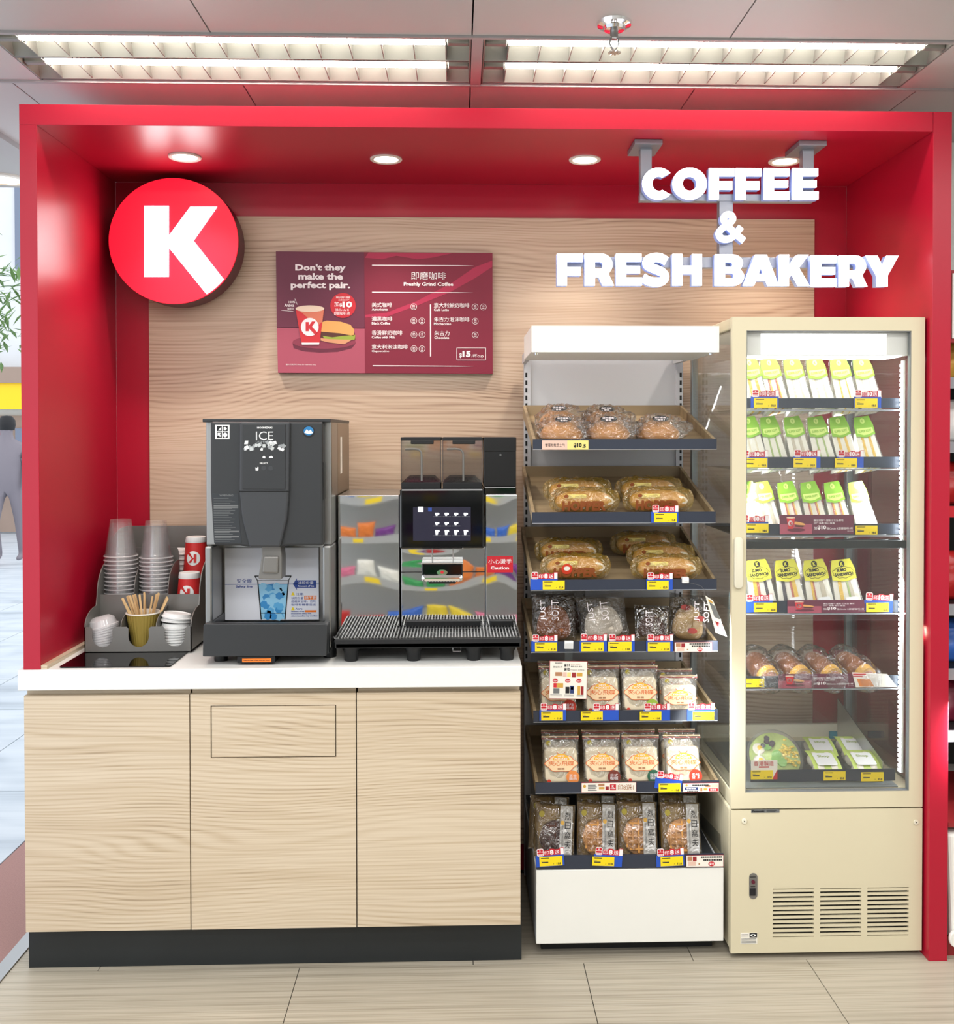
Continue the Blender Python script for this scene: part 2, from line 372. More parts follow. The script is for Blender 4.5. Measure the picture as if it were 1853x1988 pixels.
# ---- sprinkler
sp = atz(1193, 44, CEIL)
t = thing('sprinkler_head', 'chrome fire sprinkler head hanging from the ceiling panel', 'sprinkler', sp)
MB().lathe([(.046, 0), (.044, -.008), (.03, -.012), (.026, -.02), (.012, -.022)], sp, 28).build('escutcheon', 'chrome', t, smooth=True)
MB().lathe([(.011, -.018), (.011, -.04), (.007, -.042)], sp, 14).build('stem', 'brushed', t, smooth=True)
for s in (-1, 1): MB().tube([(sp.x+s*.009, sp.y, sp.z-.04), (sp.x+s*.012, sp.y, sp.z-.055), (sp.x+s*.003, sp.y, sp.z-.072)], .0025, 6).build('frame_arm', 'brushed', t)
m = MB().lathe([(.004, -.07), (.004, -.076), (.009, -.077), (.009, -.079)], sp, 12)
for i in range(10):
    a = i*math.pi/5; m.box(.008, .017, -.0025, .0025, -.079, -.0775, Matrix.Translation(sp) @ Matrix.Rotation(a, 4, 'Z'))
m.build('deflector', 'chrome', t)
# ---- the red niche
XR = 2.7341; ZT = 2.539; WL = .0496; WR = .0563; HT = .0592; D = .65; ZC = .90
ZTi = ZT-HT
struct(MB().box(0, WL, 0, D, ZC, ZTi).build('wall_left', 'red', None, .001))
struct(MB().box(XR-WR, XR, 0, D, 0, ZT).build('wall_right', 'red', None, .001))
struct(MB().box(0, XR-WR-.0012, 0, D, ZTi, ZT).build('ceiling_niche', 'red', None, .001))
nb = struct(MB().box(WL, XR-WR, D, D+.02, 0, ZTi).build('wall_back', 'red'))
wx0, wx1 = at(290, 800, .638).x, at(1582, 520, .638).x; wzt = at(1000, 423, .638).z
MB().box(wx0, wx1, .638, D, .1, wzt).build('wood_panel', 'oak_wall', nb, .0008)
struct(MB().box(-.02, 5.2, D+.06, D+.12, 0, CEIL+.17).build('wall_rear', 'white_lam'))
struct(MB().box(-.4, 5.2, -5.3, -5.2, 0, CEIL+.17).build('wall_front', 'white_lam')); struct(MB().box(5.2, 5.3, -5.3, D+.12, 0, CEIL+.17).build('wall_far', 'white_lam'))
# ---- downlights in the niche ceiling
ring = MB().lathe([(.052, 0), (.052, -.004), (.049, -.006), (.040, -.004), (.038, .004)], (0, 0, 0), 32, caps=False).mesh('ring', smooth=True)
lens = MB().lathe([(.0005, -.0018), (.039, -.0018)], (0, 0, 0), 32, caps=False).mesh('lens')
cap = MB().lathe([(.0005, .0016), (.041, .0016)], (0, 0, 0), 32, caps=False).mesh('backing')
for px, py, lb in ((359, 308, 'round niche downlight directly above the round K sign'), (750, 312, 'round niche downlight above the menu board'),
                   (1136, 313, 'round niche downlight between the menu board and the hanging sign'), (1524, 316, 'round niche downlight behind the hanging sign post')):
    p = atz(px, py, ZTi-.0065)
    t = thing('downlight', lb, 'downlight', (p.x, p.y, ZTi), group='downlights in the niche ceiling')
    put('ring', ring, 'lamp_ring', t, True); put('lens', lens, 'em_down', t, True)
    l = bpy.data.lights.new('downlight_lamp', 'SPOT'); l.energy = DOWN_W*4; l.spot_size = 1.75; l.spot_blend = .7; l.shadow_soft_size = .035; l.color = (1, .92, .82)
    o = link(bpy.data.objects.new('downlight_lamp', l)); o.location = (p.x, p.y, ZTi-.012)
# ================================================================= counter
CF = -.006
x0, x1, z0, z1 = rect(34, 1299, 1014, 1337, CF)
WT0, WT1, ZU = x0, x1, z0
wt = MB().box(x0, x1, CF, D, z0, ZC).build('worktop', 'quartz', None, .002); tag(wt, 'white quartz worktop running along the coffee counter', 'worktop')
fy = .012
xs = [rect(47, 1347, 369.6, 1803, fy)[0], rect(47, 1347, 369.6, 1803, fy)[1], rect(372, 1347, 692.5, 1803, fy)[1], rect(695, 1347, 1012, 1803, fy)[1]]
zt, zb = at(500, 1347, fy).z, at(500, 1803, fy).z
labs = ['oak cabinet at the street end of the counter, plain door', 'oak cabinet with an inset flap panel in its door', 'oak cabinet beside the bakery rack, plain door']
for i in range(3):
    a, b = xs[i], xs[i+1]
    t = thing('cabinet', labs[i], 'cabinet', ((a+b)/2, .3, zb), group='oak cabinets under the counter')
    MB().box(a+.003, b-.003, fy+.02, .63, zb, ZU).build('body', 'oak', t)
    ga = .0016
    if i != 1:
        MB().box(a+ga, b-ga, fy, fy+.018, zb, zt).build('door', 'oak', t, .0007)
    else:
        fx0, fx1, fz0, fz1 = rect(409, 1369, 653, 1471, fy)
        d = MB().box(a+ga, fx0, fy, fy+.018, zb, zt).box(fx1, b-ga, fy, fy+.018, zb, zt).box(fx0, fx1, fy, fy+.018, fz1, zt).box(fx0, fx1, fy, fy+.018, zb, fz0).build('door', 'oak', t)
        MB().box(fx0, fx1, fy+.012, fy+.018, fz0, fz1).build('flap_gap', 'dark', d)
        MB().box(fx0+.0028, fx1-.0028, fy+.001, fy+.013, fz0+.0028, fz1-.0028).build('flap', 'oak', d, .0007)
a, b = rect(56, 1806, 1013, 1872, .045)[:2]
pl = MB().box(a, b, .045, .6, 0, zb).build('plinth', 'plinth', None, .001); tag(pl, 'black kick plinth under the oak cabinets', 'plinth')
# wood strip at the foot of the niche side, black inset mat in the worktop
st = MB().box(WL, WL+.018, .002, .6, ZC, ZC+.012).build('edge_strip', 'oak', None, .001); tag(st, 'thin pale wood strip along the red side panel foot', 'trim strip')
pm = [atz(112, 1298, ZC), atz(328, 1298, ZC), atz(372, 1270, ZC), atz(160, 1270, ZC)]
xl, xr = pm[0].x, pm[1].x
m = MB().prism(rrect(xl, xr, pm[0].y+.004, pm[0].y+.40, .012), ZC, ZC+.004, 'z').build('counter_mat', 'gloss_black', None, .001)
tag(m, 'glossy black inset panel in the worktop under the cup organiser', 'counter mat')
# ================================================================= round K sign
YK = .50
t = thing('round_sign', 'round illuminated red sign with a white letter K on the back wall', 'sign', (at(337, 468, YK).x, D, at(337, 468, YK).z))
kc = at(336.9, 467.9, YK); kr = 123/ppm(YK); krz = 120.4/ppm(YK)
dp = disc(kc.x, kc.z, kr, 72, krz)
MB().prism(disc(kc.x, kc.z, kr+.001, 72, krz+.001), YK+.006, .60).build('can', 'k_side', t, smooth=True)
MB().prism(disc(kc.x, kc.z, kr*.6, 48), .60, .65).build('mount', 'k_side', t)
MB().prism(dp, YK, YK+.006).build('face', 'em_red', t)
def kz(x, y): return (190+x/6.177, 330+y/6.177)
kp = [(557, 430), (848, 430), (848, 795), (1110, 440), (1430, 440), (1145, 848), (1510, 1315)]
a0 = math.atan2(-(kz(1510, 1320)[1]-467.9), kz(1510, 1320)[0]-336.9); a1 = math.atan2(-(kz(1300, 1495)[1]-467.9), kz(1300, 1495)[0]-336.9)
arc = [(336.9+123*math.cos(a0+(a1-a0)*i/8), 467.9-120.4*math.sin(a0+(a1-a0)*i/8)) for i in range(9)]
pts = [kz(*p) for p in kp] + arc + [kz(848, 925), kz(848, 1280), kz(557, 1280)]
ppx('letter', 'em_k', t, pts, YK-.003, YK+.001)
# ================================================================= hanging letters
def ell(cx, cz, rx, rz, a0, a1, n=14):
    return [(cx+rx*math.cos(math.radians(a0+(a1-a0)*i/n)), cz+rz*math.sin(math.radians(a0+(a1-a0)*i/n))) for i in range(n+1)]
GL = {
 'F': [[(0, 0), (.39, 0), (.39, .31), (.92, .31), (.92, .58), (.39, .58), (.39, .745), (1, .745), (1, 1), (0, 1)]],
 'E': [[(0, 0), (1, 0), (1, .25), (.39, .25), (.39, .385), (.93, .385), (.93, .615), (.39, .615), (.39, .75), (.98, .75), (.98, 1), (0, 1)]],
 'H': [[(0, 0), (.335, 0), (.335, .37), (.665, .37), (.665, 0), (1, 0), (1, 1), (.665, 1), (.665, .63), (.335, .63), (.335, 1), (0, 1)]],
 'K': [[(0, 0), (.32, 0), (.32, .25), (.41, .36), (.62, 0), (1, 0), (.645, .58), (.97, 1), (.6, 1), (.32, .62), (.32, 1), (0, 1)]],
 'A': [[(0, 0), (.31, 0), (.365, .16), (.635, .16), (.69, 0), (1, 0), (.66, 1), (.34, 1)], [(.44, .38), (.5, .60), (.56, .38)]],
 'Y': [[(.33, 0), (.67, 0), (.67, .36), (1, 1), (.64, 1), (.5, .67), (.36, 1), (0, 1), (.33, .36)]],
 'O': [ell(.5, .5, .5, .5, 0, 350, 35), ell(.5, .5, .205, .225, 0, -350, 24)],
 'C': [ell(.54, .5, .54, .5, 42, 318, 30)+ell(.56, .5, .225, .23, 300, 60, 18)],
 'R': [[(0, 0), (.35, 0), (.35, .27), (.48, .27), (.62, 0), (1, 0), (.83, .33)]+ell(.57, .655, .38, .345, -45, 90, 12)+[(0, 1)], [(.35, .52), (.35, .745)]+ell(.53, .632, .09, .113, 90, -90, 8)],
 'B': [[(0, 0)]+ell(.62, .29, .38, .29, -90, 48, 12)+ell(.60, .73, .355, .27, -28, 90, 10)+[(0, 1)],
       [(.34, .60), (.34, .76)]+ell(.55, .68, .06, .08, 90, -90, 6), [(.34, .23), (.34, .40)]+ell(.58, .315, .07, .085, 90, -90, 6)],
}
def stroke(cl, th):
    L_, R_ = [], []
    for i, p in enumerate(cl):
        a = Vector(cl[max(i-1, 0)]); b = Vector(cl[min(i+1, len(cl)-1)]); d = (b-a).normalized(); n = Vector((-d.y, d.x))*th/2
        L_.append((p[0]+n.x, p[1]+n.y)); R_.append((p[0]-n.x, p[1]-n.y))
    return L_, R_
def smoothpts(p, k=6):
    out = []
    for i in range(len(p)-1):
        p0, p1, p2, p3 = [Vector(p[min(max(i+j, 0), len(p)-1)]) for j in (-1, 0, 1, 2)]
        for q in range(k):
            u = q/k
            out.append(tuple(.5*((2*p1)+(-p0+p2)*u+(2*p0-5*p1+4*p2-p3)*u*u+(-p0+3*p1-3*p2+p3)*u**3)))
    return out+[p[-1]]
SCL = smoothpts([(.86, .76), (.68, .855), (.45, .87), (.22, .80), (.20, .64), (.45, .53), (.72, .42), (.82, .28), (.70, .15), (.48, .125), (.25, .16), (.06, .26)])
ACL = smoothpts([(1.0, .06), (.62, .36), (.34, .66), (.31, .80), (.42, .89), (.56, .87), (.62, .76), (.52, .63), (.27, .46), (.14, .30), (.20, .15), (.38, .10), (.58, .16), (.76, .33), (.90, .50)], 5)
def glyph(ch, x0, y0, x1, y1, Y, depth, parent):
    X0, X1, Z0, Z1 = rect(x0, y0, x1, y1, Y)
    tr = lambda p: (X0+p[0]*(X1-X0), Z0+p[1]*(Z1-Z0))
    if ch in GL:
        def filled(dep):
            c = bpy.data.curves.new('g', 'CURVE'); c.dimensions = '2D'; c.fill_mode = 'BOTH'; c.extrude = dep
            for lp in GL[ch]:
                s = c.splines.new('POLY'); s.points.add(len(lp)-1); s.use_cyclic_u = True
                for q, p in zip(s.points, lp):
                    u = tr(p); q.co = (u[0], u[1], 0, 1)
            o = link(bpy.data.objects.new('g', c)); bpy.context.view_layer.update()
            me = bpy.data.meshes.new_from_object(o.evaluated_get(bpy.context.evaluated_depsgraph_get()))
            bpy.data.objects.remove(o); bpy.data.curves.remove(c)
            me.transform(Matrix(((1, 0, 0, 0), (0, 0, -1, 0), (0, 1, 0, 0), (0, 0, 0, 1))))
            return me
        me = filled(.002); me.transform(Matrix.Translation((0, Y+.002, 0))); o = put('letter', me, 'em_letter', parent)
        me = filled(depth/2); me.transform(Matrix.Translation((0, Y+.0045+depth/2, 0))); put('letter_side', me, 'em_side', o)
    else:
        L_, R_ = stroke(SCL if ch == 'S' else ACL, .27 if ch == 'S' else .21)
        L_ = [tr(p) for p in L_]; R_ = [tr(p) for p in R_]
        def strip(ya, yb):
            m = MB()
            for i in range(len(L_)-1): m.hexa([(L_[i][0], ya, L_[i][1]), (R_[i][0], ya, R_[i][1]), (L_[i][0], yb, L_[i][1]), (R_[i][0], yb, R_[i][1]),
                (L_[i+1][0], ya, L_[i+1][1]), (R_[i+1][0], ya, R_[i+1][1]), (L_[i+1][0], yb, L_[i+1][1]), (R_[i+1][0], yb, R_[i+1][1])])
            return m
        o = strip(Y, Y+.004).build('letter', 'em_letter', parent); strip(Y+.0045, Y+.0045+depth).build('letter_side', 'em_side', o)
YS = .10; DS = .026
def sz(x, y): return (1060+x/2.5736, 260+y/2.5736)
t = thing('hanging_sign', 'hanging sign of lit white letters reading COFFEE & FRESH BAKERY', 'sign', (at(1410, 280, YS).x, YS, ZTi))
def gl(ch, a, b, c, d):
    x0, y0 = sz(a, b); x1, y1 = sz(c, d); glyph(ch, x0, y0, x1, y1, YS, DS, t)
for ch, a, c in (('C', 483, 632), ('O', 634, 806), ('F', 816, 944), ('F', 951, 1079), ('E', 1091, 1221), ('E', 1233, 1364)): gl(ch, a, 168 if ch in 'CO' else 171, c, 328 if ch in 'CO' else 326)
gl('&', 846, 386, 992, 542)
for ch, a, b, c, d in (('F', 56, 598, 184, 757), ('R', 195, 598, 341, 757), ('E', 352, 598, 481, 757), ('S', 478, 596, 624, 760), ('H', 634, 600, 781, 757),
                       ('B', 846, 602, 992, 758), ('A', 986, 603, 1166, 758), ('K', 1168, 603, 1320, 759), ('E', 1326, 606, 1456, 761), ('R', 1466, 607, 1609, 762), ('Y', 1600, 608, 1764, 762)): gl(ch, a, b, c, d)
YBk = YS+DS+.006
def bar(x0, y0, x1, y1, ya=YBk, yb=YBk+.03, nm='bracket_bar'):
    a = sz(x0, y0); b = sz(x1, y1); return bpx(nm, 'sign_metal', t, a[0], a[1], b[0], b[1], ya, yb, .001)
bar(472, 300, 1342, 336)
for x in (474, 1284):
    a = sz(x, 0); X0, X1, Z0, Z1 = rect(a[0], 300, a[0]+22, 390, YBk)
    MB().box(X0, X1, YBk, YBk+.03, Z0+.02, ZTi-.01).build('post', 'sign_metal', t, .001)
    MB().box(X0-.025, X1+.025, YBk-.04, YBk+.09, ZTi-.016, ZTi-.0005).build('ceiling_plate', 'sign_metal', t, .001)
bar(868, 336, 936, 640); bar(70, 616, 1640, 668)
# ================================================================= menu board
YM = .612
mat('board', (112, 26, 52), .5); mat('board_l', (104, 38, 62), .5); mat('board_fl', (172, 78, 98), .5); mat('board_r', (128, 22, 50), .5); mat('board_br', (172, 36, 72), .5)
mat('disc_r', (140, 52, 74), .5); mat('disc_s', (104, 34, 56), .5); mat('cup_r', (206, 44, 52), .5); mat('cup_o', (214, 120, 92), .5); mat('foam', (232, 208, 184), .5)
mat('bun_p', (226, 164, 92), .5); mat('bun_d', (86, 44, 34), .5); mat('lettuce', (150, 168, 60), .5); mat('ham', (214, 150, 110), .5)
b0 = at(536, 607, YM)
t = thing('menu_board', 'dark red coffee menu board mounted on the wood wall', 'menu board', (at(746, 606, YM).x, D, at(746, 606, YM).z))
def mz(x, y): return (500+x/3.706, 460+y/3.706)
def mbx(nm, mt, x0, y0, x1, y1, k=1, par=None): a = mz(x0, y0); b = mz(x1, y1); return bpx(nm, mt, par or t, a[0], a[1], b[0], b[1], YM-.0006*k, YM+.0002)
def mpoly(nm, mt, pts, k=1): return ppx(nm, mt, t, [mz(*p) for p in pts], YM-.0006*k, YM-.0006*k+.0005)
ppx('panel', 'board', t, [mz(133, 104), mz(1692, 116), mz(1694, 984), mz(148, 978)], YM, .638)
mpoly('photo_print', 'board_l', [(133, 104), (768, 109), (773, 660), (140, 655)]); mpoly('photo_print', 'board_fl', [(140, 652), (772, 656), (774, 980), (148, 977)], 1)
mpoly('colour_print', 'board_r', [(768, 109), (1692, 116), (1694, 984), (774, 980)])
mpoly('brush_stroke', 'board_br', [(775, 150), (900, 160), (1000, 135), (1150, 160), (1250, 150), (1400, 118), (800, 112)], 2)
mpoly('brush_stroke', 'board_br', [(775, 560), (930, 545), (1150, 460), (1400, 330), (1560, 220), (1690, 170), (1690, 215), (1560, 300), (1380, 400), (1160, 490), (930, 575), (775, 580)], 2)
for y, a, b in ((203, 825, 1560), (397, 825, 1560), (926, 830, 1560)): mpoly('rule', 'print_w', [(a, y-3), (b-120, y+1), (b, y+4), (b-120, y+6), (a, y+4)], 3)
mbx('rule', 'print_w', 1242, 485, 1250, 860, 3)
for a, b, c, d in ((1433, 797, 1645, 800), (1433, 884, 1645, 888), (1433, 797, 1437, 888), (1641, 800, 1645, 888)): mbx('price_frame', 'print_w', a, b, c, d, 3)
def mt_(s, x0, y0, x1, y1, bold=.02, k=4): a = mz(x0, y0); b = mz(x1, y1); return tpx(s, 'print_w', t, a[0], a[1], b[0], b[1], YM-.0006*k, bold)
mt_("Don't they", 272, 195, 636, 256, .04); mt_('make the', 294, 260, 616, 308, .04); mt_('perfect pair.', 240, 322, 668, 382, .04)
mt_('即磨咖啡', 1107, 252, 1357, 308, .02); mt_('Freshly Grind Coffee', 1053, 326, 1410, 360, .035)
for s, e, x0, y0, x1, xe in (('美式咖啡', 'Americano', 823, 472, 968, 938), ('濃黑咖啡', 'Black Coffee', 823, 572, 970, 956), ('香滑鮮奶咖啡', 'Coffee with Milk', 823, 673, 1043, 992), ('意大利泡沫咖啡', 'Cappuccino', 823, 774, 1082, 948),
    ('意大利鮮奶咖啡', 'Café Latte', 1270, 475, 1526, 1378), ('朱古力泡沫咖啡', 'Mochaccino', 1270, 576, 1526, 1394), ('朱古力', 'Chocolate', 1273, 676, 1382, 1380)):
    mt_(s, x0, y0, x1, y0+34, .015); mt_(e, x0, y0+40, xe, y0+58, .02)
def ringmark(cx, cy, s):
    o = []
    p1 = disc(0, 0, 23, 20); p2 = disc(0, 0, 20.5, 20); m = MB()
    for i in range(20):
        j = (i+1) % 20; q = [at(*mz(cx+p[0], cy+p[1]), YM-.0024) for p in (p1[i], p1[j], p2[j], p2[i])]
        m.add(q, [(0, 1, 2, 3)])
    m.build('hot_cold_mark', 'print_w', t); mt_(s, cx-10, cy-14, cx+10, cy+4); mbx('hot_cold_mark', 'print_w', cx-9, cy+8, cx+9, cy+12, 4)
for cx, cy, s in ((1125, 502, '熱'), (1126, 603, '熱'), (1184, 604, '冷'), (1127, 703, '熱'), (1185, 703, '冷'), (1127, 804, '熱'), (1185, 805, '冷'), (1567, 503, '熱'), (1626, 504, '冷'), (1568, 606, '熱'), (1568, 705, '熱')): ringmark(cx, cy, s)
mt_('$', 1452, 836, 1472, 872, .03); mt_('15', 1476, 820, 1536, 864, .05); mt_('/杯cup', 1541, 842, 1628, 872, .025)
mt_('圖片只供參考 Photo for reference only', 205, 912, 420, 926, .0)
# printed cup, burger, tray and red offer disc
mpoly('photo_print', 'disc_s', [(252, 765), (262, 800), (330, 822), (450, 832), (580, 826), (680, 800), (707, 765), (480, 740)], 2)
mpoly('photo_print', 'disc_r', [(480+228*math.cos(a*.2618), 757-48*math.sin(a*.2618)) for a in range(24)], 3)
mpoly('photo_print', 'bun_d', [(455, 660), (700, 690), (705, 740), (600, 760), (455, 720)], 4)
mpoly('photo_print', 'bun_p', [(450, 680), (455, 615), (500, 602), (600, 610), (670, 632), (698, 670), (692, 712), (600, 694)], 5)
mpoly('photo_print', 'lettuce', [(470, 712), (540, 722), (620, 712), (705, 705), (700, 738), (620, 745), (540, 740), (480, 730)], 5)
mpoly('photo_print', 'ham', [(455, 728), (520, 735), (680, 740), (625, 772), (520, 760), (455, 745)], 6)
mpoly('photo_print', 'cup_r', [(275, 522), (480, 520), (446, 768), (318, 768)], 7)
mpoly('photo_print', 'cup_o', [(300, 528), (478, 526), (468, 610), (430, 640)], 8)
mpoly('photo_print', 'foam', [(378+104*math.cos(a*.2618), 516-24*math.sin(a*.2618)) for a in range(24)], 9)
mpoly('photo_print', 'print_w', [(318, 760), (446, 760), (444, 774), (320, 775)], 8)
mpoly('photo_print', 'print_w', [(377+64*math.cos(a*.2618), 648-66*math.sin(a*.2618)) for a in range(24)], 9)
mpoly('photo_print', 'cup_r', [(347, 612), (370, 612), (370, 638), (392, 608), (418, 608), (392, 646), (432, 688), (415, 704), (370, 658), (370, 678), (347, 678)], 10)
mpoly('offer_disc', 'promo_red', [(616+92*math.cos(a*.2094), 493-90*math.sin(a*.2094)) for a in range(30)], 4)
mt_('購任何麵包·蛋糕', 566, 428, 668, 443, .01, 5); mt_('三文治·沙律', 582, 447, 662, 460, .01, 5); mt_('加', 553, 466, 588, 500, .02, 5); mt_('$', 590, 476, 610, 504, .04, 5); mt_('10', 612, 464, 682, 508, .05, 5); mt_('換Circle K', 562, 514, 660, 534, .02, 5); mt_('即磨咖啡1杯', 552, 540, 666, 562, .02, 5)
mt_('100%', 222, 460, 272, 476, .02); mt_('Arabica', 194, 480, 264, 502, .02); mt_('咖啡豆', 216, 508, 262, 524, .01)
mpoly('rule', 'print_w', [(268, 445), (271, 445), (288, 486), (285, 486)], 3); mpoly('rule', 'print_w', [(172, 525), (258, 535), (258, 538), (172, 528)], 3)
# ================================================================= ice dispenser
mat('card_blue', (40, 70, 150), .5); mat('ice1', (96, 176, 226), .4); mat('ice2', (150, 208, 240), .4); mat('ice3', (62, 146, 208), .4); mat('orange', (236, 124, 36), .5)
mat('blue_logo', (40, 120, 176), .4); mat('ice_w', (196, 200, 200), .4); mat('ice_g', (150, 154, 156), .4); mat('lbl_grey', (110, 112, 112), .5); mat('lbl_dark', (46, 50, 54), .45); mat('card_w', (226, 228, 236), .45); mat('steel_brown_refl', (130, 116, 98), .3, .8)
YI = .06
def iz(x, y): return (380+x/3.897, 790+y/3.897)
fl = at(520, 1289, YI)
t = thing('ice_dispenser', 'charcoal and steel ice dispenser standing on the worktop', 'ice dispenser', (at(515, 1280, .2).x, .3, ZC))
def ib(nm, mt, x0, y0, x1, y1, ya, yb, bev=0, par=None): a = iz(x0, y0); b = iz(x1, y1); return bpx(nm, mt, par or t, a[0], a[1], b[0], b[1], ya, yb, bev)
def ip(nm, mt, pts, ya, yb, bev=0, par=None): return ppx(nm, mt, par or t, [iz(*p) for p in pts], ya, yb, bev)
X0, X1, _, ztop = rect(*iz(80, 106), *iz(1030, 1600), YI+.05)
zbase = ZC+.035
# steel cabinet: sides, roof, back; hollow dispensing bay in front
yb_ = .58
zbay = at(500, 1060, YI+.03).z; ztray = at(500, 1211, YI).z
MB().box(X0, X1, YI+.05, yb_, zbay, ztop).box(X0, X1, YI+.19, yb_, zbase, zbay).build('cabinet', 'brushed', t, .004)
for s in (0, 1):
    xa = X0 if s == 0 else X1-.026
    MB().box(xa, xa+(.022 if s == 0 else .026), YI+.03, YI+.19, zbase, zbay).build('bay_jamb', 'brushed', t, .006)
MB().box(X1-.002, X1+.0006, YI+.20, yb_, zbase+.30, ztop-.006).build('rear_casing', 'steel_brown_refl', t, .003)  # brown reflection on the steel side, put into its base colour
MB().box(X1+.0007, X1+.0012, YI+.27, YI+.31, ztop-.17, ztop-.05).build('rating_label', 'paper', t)
MB().box(X0-.002, X1+.002, YI+.02, yb_, ztop-.004, ztop+.006).build('top_cap', 'charcoal', t, .002)
# door: three vertical fields
ip('door', 'charcoal', [(112, 112), (960, 112), (962, 1050), (700, 1050), (640, 1060), (400, 1060), (330, 1050), (140, 1048), (112, 640)], YI, YI+.05, .006)
ip('funnel_cover', 'charcoal_lt', [(330, 112), (712, 112), (706, 640), (690, 850), (640, 1062), (405, 1062), (350, 850), (328, 640)], YI-.014, YI+.01, .006)
ip('control_panel', 'charcoal', [(358, 132), (680, 132), (678, 624), (355, 622)], YI-.0165, YI-.012, .001)
ib('panel_gap', 'dark', 330, 636, 706, 642, YI-.0152, YI-.01)
ib('side_grille', 'black', 962, 420, 968, 700, YI+.01, YI+.05)
YT = YI-.0172
def itx(s, mt, x0, y0, x1, y1, bold=.0, Y=YT, nm='lettering'): a = iz(x0, y0); b = iz(x1, y1); return tpx(s, mt, t, a[0], a[1], b[0], b[1], Y, bold, nm)
itx('HOSHIZAKI', 'white', 465, 150, 580, 164, .03); itx('ICE', 'white', 456, 186, 588, 250, -.005); itx('DISPENSER', 'ice_g', 456, 256, 588, 270, .0); itx('SELECT', 'white', 485, 420, 547, 432, .02)
random.seed(3)
for i in range(34):
    cx = 365+random.random()*305; cy = 268+random.random()*62; r = 11+random.random()*10; a0 = random.random()*3; k = random.random()
    if cy+r > 340: cy = 330-r
    ip('ice_print', ('ice_w', 'white', 'ice_g')[i % 3], [(cx+r*math.cos(a0+q*1.5708+.3*math.sin(q*7+i)), cy+r*math.sin(a0+q*1.5708)) for q in range(4)], YT-.0001*(i % 7), YT+.0006)
ip('icon', 'white', [(508, 388), (506, 378), (516, 368), (528, 378), (526, 390)], YT, YT+.0004); ip('icon', 'white', [(555, 388), (556, 378), (566, 372), (572, 368), (582, 376), (587, 386)], YT, YT+.0004)
ip('icon', 'white', [(452, 456), (462, 466), (468, 454), (476, 456), (474, 482), (454, 482)], YT, YT+.0004)
for cx in (515, 567): ip('button', 'charcoal_lt', [(cx+18*math.cos(a*.35), 463+18*math.sin(a*.35)) for a in range(18)], YT, YT+.0006)
# emblems and labels on the door
YL = YI-.0008
ip('emblem', 'white', [(146, 136), (256, 136), (256, 241), (146, 241)], YL, YI)
for q in ((160, 144, 198, 184), (204, 144, 243, 184), (160, 190, 198, 234), (204, 190, 243, 234)): ib('emblem', 'ink', *q, YL-.0003, YI)
ip('emblem', 'white', [(168, 178), (192, 178), (192, 152)], YL-.0006, YI); ip('emblem', 'white', [(212, 152), (226, 152), (237, 165), (226, 178), (212, 178)], YL-.0006, YI)
ip('emblem', 'white', [(166, 196), (192, 196), (182, 206), (194, 220), (184, 228), (174, 214), (166, 222)], YL-.0006, YI); ip('emblem', 'white', [(223+16*math.cos(a*.4), 212+18*math.sin(a*.4)) for a in range(16)], YL-.0006, YI)
ip('badge', 'ink', [(855+46*math.cos(a*.3), 187+46*math.sin(a*.3)) for a in range(21)], YL, YI); ip('badge', 'blue_logo', [(855+38*math.cos(a*.3), 182+34*math.sin(a*.3)) for a in range(21)], YL-.0003, YI)
ip('badge', 'white', [(822, 196), (842, 168), (855, 184), (870, 172), (888, 198), (855, 206)], YL-.0006, YI)
ip('warning_label', 'lbl_dark', [(124, 656), (325, 656), (330, 850), (348, 1030), (140, 1030), (128, 850)], YL, YI)
itx('WARNING', 'lbl_grey', 180, 662, 285, 676, .02, YL-.0004)
for k, y in enumerate(range(690, 1020, 13)):
    big = y in (742, 755, 937, 976) ; x_ = 130+max(0, (y-850)*.06)
    ib('warning_line', 'lbl_grey', x_+6, y, x_+(192 if big else 120+60*((k*7) % 5)/5), y+(11 if big else 3), YL-.0004, YI)
# chute and printed backing card
ip('chute', 'grey_tray', [(500, 1040), (642, 1040), (652, 1140), (652, 1300), (640, 1308), (476, 1304), (474, 1290), (500, 1130)], YI+.02, YI+.09, .008)
ip('chute_lip', 'grey_tray', [(512, 1130), (628, 1130), (624, 1262), (500, 1258)], YI+.012, YI+.022, .006)
YC = YI+.165
cd_ = MB().box(X0+.02, X1-.02, YC+.012, YC+.02, zbase, zbay).build('bay_back', 'brushed', t)
card = ib('instruction_card', 'card_w', 222, 1066, 932, 1610, YC, YC+.003)
def ct(s, x0, y0, x1, y1, bold=0, mt='card_blue', k=1): a = iz(x0, y0); b = iz(x1, y1); return tpx(s, mt, t, a[0], a[1], b[0], b[1], YC-.0006*k, bold)
ct('安全線', 312, 1300, 425, 1334, .02); ct('Safety line', 304, 1350, 430, 1372, .03)
ib('safety_line', 'card_blue', 222, 1339, 932, 1343, YC-.0008, YC)
random.seed(5)
for i in range(26):
    fy_ = random.random(); cy = 1355+fy_*240; hw = 108-fy_*22; cx = 584+(random.random()*2-1)*(hw-26); r = 30; a0 = random.random()
    ip('ice_print', ('ice1', 'ice2', 'ice3')[i % 3], [(cx+r*math.cos(a0+q*1.0472), cy+r*.95*math.sin(a0+q*1.0472)) for q in range(6)], YC-.0005-.00008*(i % 6), YC)
ip('ice_print', 'ice2', [(474, 1340), (696, 1340), (672, 1606), (497, 1606)], YC-.0003, YC)
